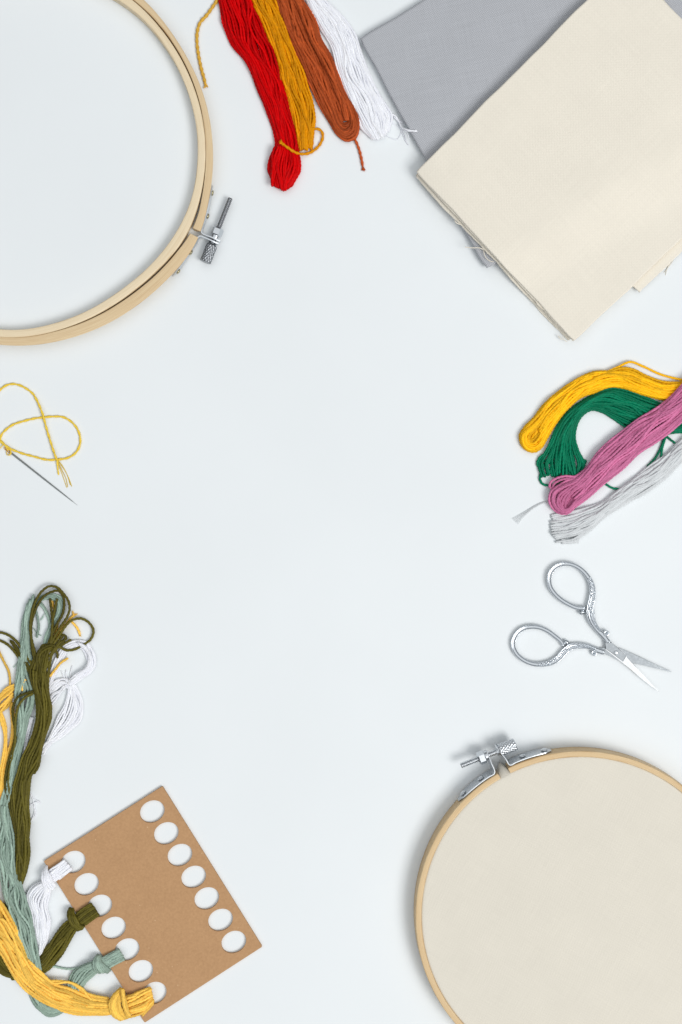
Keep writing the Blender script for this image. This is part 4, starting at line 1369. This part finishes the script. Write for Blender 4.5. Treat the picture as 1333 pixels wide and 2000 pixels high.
# sage ---------------------------------------------------------
sg = thing('tied_skein', 40, 1700, 'pale sage green floss tied to the kraft card, behind the olive floss', 'thread skein', GT)
st = Strands(76)
SA = [(54, 1180), (45, 1212), (42, 1246), (40, 1275), (36, 1300), (31, 1336), (30, 1363), (33, 1390), (34, 1426), (27, 1462), (21, 1485), (17, 1521), (7, 1548), (-1, 1572), (0, 1602), (-3, 1638), (-3, 1674), (2, 1712), (10, 1752), (26, 1795), (40, 1830), (50, 1866), (62, 1905), (58, 1935), (70, 1965), (92, 1982), (120, 1976)]
SB = [(64, 1176), (58, 1212), (58, 1246), (60, 1275), (66, 1300), (70, 1336), (66, 1372), (56, 1405), (49, 1440), (42, 1470), (36, 1495), (29, 1525), (22, 1550), (17, 1575), (22, 1602), (27, 1640), (29, 1690), (42, 1728), (53, 1758), (62, 1790), (66, 1820), (73, 1858), (82, 1898), (90, 1925), (98, 1948), (110, 1956), (126, 1956)]
st.ribbon(SA, SB, 10, 2.3, (2, 2, 2, 2, 3, 4, 4, 4, 4, 4, 4, 4, 3, 2, 2, 3, 5, 7, 8, 8, 6, 4, 1, 0, 0, 0, 0), 7, L=2, wander=2.2, lam=170, start='under', jag=10)
st.ribbon(SA[13:23], SB[13:23], 7, 2.3, (6, 6, 7, 8, 10, 12, 13, 12, 9, 7), 6, L=1, wander=1.6)
st.ribbon([(70, 1965), (95, 1986), (122, 1978), (138, 1955), (134, 1920), (146, 1896), (166, 1884), (184, 1877)], [(84, 1950), (104, 1962), (122, 1962), (152, 1950), (165, 1926), (180, 1908), (192, 1898), (198, 1896)], 9, 2.3, (0, 0, 0, 0, 0, 2, 6, 7), (6, 6, 6, 6, 7, 7, 7, 5), L=2, wander=1.0)
st.build('strand_bundle', M['sage'], sg)
st = Strands(77)
loops(st, [(58, 1270), (50, 1235), (54, 1200), (66, 1175), (84, 1163), (104, 1160), (119, 1168), (122, 1190), (112, 1215), (100, 1240), (92, 1270)],
      [(66, 1275), (60, 1240), (62, 1208), (72, 1184), (86, 1172), (100, 1170), (110, 1176), (112, 1192), (104, 1214), (92, 1240), (84, 1272)], 7, 2.2, 4)
for pts in ([(76, 1178), (84, 1186), (92, 1200), (97, 1216), (98, 1230), (92, 1250)], [(80, 1176), (88, 1188), (96, 1206), (97, 1224), (93, 1246)], [(70, 1190), (74, 1206), (76, 1224), (72, 1246)], [(52, 1190), (47, 1204), (44, 1222), (45, 1240)], [(48, 1230), (42, 1246), (44, 1258), (52, 1262)]):
    st.line(pts, 2.2, 5)
for pts in ([(36, 1290), (30, 1300), (26, 1304)], [(38, 1292), (34, 1302), (33, 1306)], [(64, 1168), (67, 1160), (66, 1162)], [(86, 1204), (80, 1212), (88, 1198)], [(66, 1226), (74, 1238), (82, 1242)]):
    st.line(pts, 0.8, 3, amp=0, nv=6)
st.line([(72, 1862), (79, 1880), (106, 1887.5), (138.6, 1892.5), (160, 1888), (180, 1882)], 2.0, (16, 12, 4, 3, 5, 12))
st.line([(58, 1790), (68, 1830), (76, 1872), (82, 1904)], 2.2, (18, 18, 16, 12))
st.build_each('loose_end', M['sage'], sg)
st = Strands(78)
st.ribbon([(228, 1855), (214, 1863), (202, 1870), (192, 1874)], [(240, 1877), (226, 1884), (212, 1892), (200, 1898)], 10, 2.3, (6.5, 7.5, 7.5, 7), (3, 4, 5, 6), L=2, wander=0.5, start='under', jag=1)
st.build('band', M['sage'], sg)
st = Strands(79)
st.wrap([(192, 1864), (184, 1872), (181, 1884), (185, 1896), (194, 1901)], [(199, 1866), (198, 1876), (201, 1886), (208, 1894), (214, 1898)], 6, 2.3, (5, 15, 20, 16, 5))
st.wrap([(186, 1880), (194, 1890), (204, 1898), (210, 1901)], [(198, 1876), (204, 1884), (212, 1891), (217, 1895)], 4, 2.3, (11, 18, 15, 5))
st.build('knot', M['sage'], sg)

# olive ---------------------------------------------------------
ol = thing('tied_skein', 60, 1500, 'dark olive floss with open loops at its top, tied to the kraft card', 'thread skein', GT)
st = Strands(81)
OA = [(84, 1258), (70, 1282), (59, 1307), (63, 1336), (70, 1363), (72, 1390), (67, 1426), (57, 1453), (43, 1481), (33, 1512), (24, 1541), (21, 1566), (23, 1593), (29, 1620), (31, 1650), (30, 1680), (34, 1708), (28, 1740), (0, 1780), (-18, 1830), (-18, 1880), (8, 1905), (40, 1912)]
OB = [(96, 1256), (94, 1284), (90, 1314), (94, 1347), (101, 1381), (98, 1408), (88, 1440), (79, 1471), (79, 1472), (72, 1494), (61, 1516), (58, 1548), (57, 1575), (60, 1611), (57, 1638), (58, 1665), (52, 1701), (41, 1731), (18, 1780), (4, 1830), (4, 1870), (20, 1890), (50, 1890)]
OB[8] = (76, 1482)
st.ribbon(OA, OB, 12, 2.3, (6, 8, 10, 10, 10, 9, 8, 7, 7, 7, 6, 5, 5, 5, 4, 4, 4, 2, 0, 0, 0, 0, 0), (2, 6, 8, 9, 9, 9, 9, 9, 9, 9, 9, 9, 9, 9, 9, 9, 8, 6, 5, 5, 5, 5, 5), L=2, wander=1.3, lam=200)
st.ribbon(OA[2:17], OB[2:17], 6, 2.3, (16, 17, 17, 16, 15, 14, 14, 14, 13, 12, 12, 12, 11, 11, 9), 5, L=1, wander=1.8, lam=260)
st.ribbon([(22, 1914), (60, 1908), (92, 1896), (116, 1872), (134, 1846), (148, 1821), (154, 1810)], [(20, 1896), (52, 1888), (76, 1868), (94, 1845), (110, 1821), (132, 1799), (144, 1795)], 11, 2.3, (0, 0, 0, 0, 1, 4, 7), (6, 7, 9, 9, 9, 8, 6), L=2, wander=1.0)
st.build('strand_bundle', M['olive'], ol)
st = Strands(82)
for pts, z in (
    ([(80, 1310), (72, 1285), (64, 1257), (60, 1231), (62, 1201), (70, 1174), (83, 1154), (97, 1145), (110, 1146.5), (124, 1159), (134, 1174), (136.5, 1188), (131.5, 1205), (119, 1224), (106, 1246), (94, 1275), (84, 1305)], (12, 14, 14, 14, 14, 13, 12, 11, 11, 11, 12, 12, 13, 14, 15, 16, 14)),
    ([(76, 1310), (67, 1284), (61.5, 1246), (63, 1213), (72, 1186), (86, 1165), (102, 1155.5), (115, 1154), (124, 1165), (126, 1179), (122, 1201), (113, 1217), (101, 1242), (88, 1278), (80, 1306)], (14, 14, 13, 13, 12, 11, 10, 10, 10, 11, 12, 13, 14, 15, 14)),
    ([(98, 1168), (100, 1186), (102.6, 1206), (103, 1228), (101, 1250), (92, 1280)], (11, 12, 13, 14, 15, 14)),
    ([(112, 1168.6), (108, 1188), (104, 1208), (102, 1230), (100, 1252), (90, 1284)], (11, 12, 14, 15, 16, 14)),
    ([(92, 1280), (102, 1262), (115, 1244), (126, 1226), (140, 1212), (158, 1208), (173, 1215), (183, 1231.6), (178, 1248), (162, 1260), (144, 1269), (130, 1270), (116, 1264), (104, 1266)], (14, 15, 15, 13, 10, 8, 7, 6, 5, 5, 7, 10, 13, 15)),
    ([(98, 1286), (106, 1272), (112, 1266), (126, 1257), (140, 1248.7)], (15, 16, 15, 11, 8)), ([(96, 1284), (108, 1266), (120, 1254), (132, 1246)], (15, 16, 14, 10)),
    ([(104, 1268), (112, 1258), (120, 1246), (124, 1240), (129, 1243), (126, 1250), (116, 1262)], (15, 15, 14, 14, 13, 14, 15)),
    ([(84, 1330), (77, 1305), (72, 1291), (77, 1273), (92, 1262), (104, 1260), (111, 1264)], (16, 17, 18, 19, 19, 18, 16)),
    ([(90, 1340), (84, 1312), (78, 1294), (79, 1278), (90, 1268), (102, 1264)], (17, 18, 18, 18, 18, 17)),
    ([(104, 1268), (110, 1272), (113, 1280), (112, 1286)], (14, 12, 9, 8)),
    ([(-30, 1238), (0, 1235), (16, 1240), (30, 1250), (43, 1267), (57, 1289), (68, 1310), (78, 1345)], (4, 4, 5, 6, 8, 12, 14, 15)),
    ([(-30, 1246), (0, 1251), (14, 1258), (29, 1273), (43, 1293), (57, 1311), (70, 1336), (80, 1370)], (4, 4, 5, 6, 8, 12, 14, 15)),
    ([(20, 1250), (28, 1262), (38, 1278), (52, 1298), (66, 1320)], (6, 7, 9, 12, 14)), ([(23, 1251), (34, 1266), (44, 1284), (60, 1306)], (7, 8, 11, 13)),
    ([(88, 1290), (96, 1304), (92, 1322), (94, 1345)], (15, 14, 13, 14)), ([(94, 1288), (92, 1300), (86, 1312), (88, 1330), (92, 1352), (100, 1376)], (16, 16, 15, 15, 15, 14)),
    ([(104, 1264), (100, 1284), (96, 1310), (94, 1340), (97, 1370)], (14, 13, 12, 12, 12)),
    ([(66, 1350), (52, 1354), (36, 1361), (27, 1376), (26, 1401), (30, 1426), (26, 1458), (19, 1480), (12, 1512), (11, 1539), (17, 1565), (24, 1595), (32, 1630)], (18, 19, 19, 18, 17, 16, 14, 13, 12, 12, 12, 12, 13)),
    ([(66, 1354), (50, 1362), (38, 1376), (32, 1396), (30, 1420), (30, 1450), (24, 1480), (18, 1510), (18, 1540), (24, 1566), (32, 1600)], (18, 19, 19, 18, 17, 16, 14, 13, 13, 13, 13)),
    ([(98, 1384), (100, 1400), (92, 1424), (86, 1442), (80, 1470), (74, 1500), (66, 1512)], (14, 13, 12, 11, 11, 11, 12)),
    ([(100, 1390), (97, 1412), (88, 1432), (80, 1450)], (12, 11, 11, 12)),
    ([(56, 1670), (53, 1692), (47, 1715), (41, 1731)], (10, 9, 8, 6)),
):
    st.line(pts, 2.5, z)
st.build('looped_strands', M['olive'], ol)
st = Strands(83)
st.ribbon([(174, 1766), (162, 1774), (150, 1784), (142, 1792)], [(191, 1790), (180, 1798), (168, 1806), (158, 1812)], 10, 2.3, (6.5, 7.5, 7.5, 7), (4, 5, 6, 6), L=2, wander=0.5, start='under', jag=1)
st.build('band', M['olive'], ol)
st = Strands(84)
st.wrap([(138, 1772), (132, 1782), (133, 1796), (140, 1810), (152, 1819)], [(144, 1774), (146, 1786), (150, 1796), (158, 1806), (166, 1810)], 5, 2.4, (5, 15, 20, 17, 5))
st.wrap([(136, 1800), (144, 1810), (154, 1817), (162, 1814)], [(148, 1794), (154, 1802), (161, 1808), (168, 1808)], 4, 2.4, (12, 18, 17, 6))
st.build('knot', M['olive'], ol)

# honey yellow --------------------------------------------------
hy = thing('tied_skein', 110, 1900, 'honey yellow floss knotted through the bottom left hole of the kraft card', 'thread skein', GT)
st = Strands(85)
HA = [(-90, 1640), (-40, 1705), (0, 1757), (16, 1780), (32, 1808), (45, 1845), (56, 1876), (82, 1902), (106, 1920), (134, 1926), (161, 1936), (188, 1948), (214, 1954), (228, 1956)]
HB = [(-160, 1680), (-70, 1780), (0, 1862), (15, 1892), (30, 1917), (48, 1934), (74, 1952), (92, 1962), (110, 1969), (128, 1976), (145, 1980), (183, 1983), (214, 1982), (228, 1978)]
st.ribbon(HA, HB, 13, 2.6, (10, 12, 14, 14, 13, 10, 8, 6, 4, 4, 4, 4, 5, 7), (8, 8, 9, 9, 9, 9, 9, 9, 9, 9, 9, 9, 9, 6), L=2, wander=1.1, lam=190)
st.ribbon([(p[0] * 0.8 + q[0] * 0.2, p[1] * 0.8 + q[1] * 0.2) for p, q in zip(HA, HB)], [(p[0] * 0.2 + q[0] * 0.8, p[1] * 0.2 + q[1] * 0.8) for p, q in zip(HA, HB)], 6, 2.6, (15, 18, 21, 21, 20, 16, 14, 12, 10, 10, 10, 10, 10, 10), 4, L=1, wander=2.0, lam=240)
st.line([(54, 1874), (82, 1900), (104, 1920), (134, 1918), (162, 1932), (176, 1950), (190, 1958)], 2.5, (18, 16, 15, 13, 13, 14, 14))
st.line([(96, 1916), (118, 1916), (140, 1920), (166, 1938), (190, 1946), (214, 1950)], 2.5, (14, 12, 11, 11, 12, 12))
st.build('strand_bundle', M['honey'], hy)
st = Strands(86)
loops(st, [(30, 1335), (12, 1344), (0, 1356), (-20, 1380), (-30, 1420), (-26, 1480), (-30, 1560), (-60, 1620)], [(30, 1346), (16, 1356), (2, 1370), (-10, 1395), (-16, 1430), (-14, 1490), (-18, 1560), (-40, 1630)], 6, 2.4, 6)
loops(st, [(26, 1350), (14, 1366), (0, 1380), (-18, 1400)], [(24, 1366), (14, 1380), (2, 1392), (-16, 1410)], 4, 2.4, 6)
loops(st, [(18, 1372), (22, 1400), (22, 1440), (16, 1470), (9, 1500), (3, 1535), (-8, 1570), (-40, 1640)], [(26, 1372), (29, 1400), (29, 1440), (22, 1475), (14, 1510), (7, 1540), (-2, 1575), (-30, 1650)], 6, 2.4, 5)
loops(st, [(-6, 1396), (4, 1412), (8, 1440), (8, 1468), (2, 1500), (-6, 1540), (-30, 1600)], [(2, 1390), (10, 1412), (14, 1440), (13, 1468), (8, 1500), (2, 1530), (-16, 1600)], 5, 2.4, 6)
st.line([(-20, 1255), (-6, 1265), (2, 1280), (10, 1296), (17, 1310), (20, 1328), (20, 1342)], 2.3, 4)
st.line([(102, 1170), (106, 1188), (110, 1206), (112, 1224), (104, 1250), (88, 1290)], 2.3, 3)
st.line([(94, 1166), (100, 1172), (104, 1186)], 2.3, 4)
st.line([(100, 1262), (118, 1232), (132, 1216), (142, 1204), (146, 1202)], 2.3, 3)
st.line([(136, 1210), (146, 1220), (152, 1228), (157, 1240)], 2.3, 3)
st.fray((142, 1206), (0.6, -1), 10, 11, 0.9, 0.7, 3)
st.fray((156, 1236), (0.1, 1), 8, 8, 0.5, 0.7, 3)
st.line([(97, 1322), (108, 1308), (120, 1294), (134, 1285)], 2.3, 8)
st.line([(98, 1380), (103, 1379)], 2.6, 6)
st.line([(44, 1350), (47, 1334), (50, 1326)], 2.6, 12)
st.build('looped_strands', M['honey'], hy)
st = Strands(87)
st.ribbon([(290, 1929), (276, 1934), (262, 1940), (246, 1944), (236, 1948)], [(298, 1963), (288, 1974), (272, 1982), (256, 1987), (244, 1988)], 9, 2.7, (6.5, 7.5, 7.5, 7.5, 7), (5, 6, 7, 8, 8), L=2, wander=0.7, start='under', jag=1)
st.build('band', M['honey'], hy)
st = Strands(88)
st.wrap([(237, 1929), (222, 1943), (214, 1962), (219, 1983), (236, 1993)], [(241, 1930), (238, 1944), (236, 1962), (242, 1978), (252, 1988)], 8, 2.7, (6, 17, 22, 18, 5))
st.wrap([(236, 1930), (238, 1950), (242, 1970), (250, 1987)], [(243, 1932), (245, 1950), (250, 1968), (257, 1984)], 3, 2.7, (9, 22, 22, 7))
st.build('knot', M['honey'], hy)
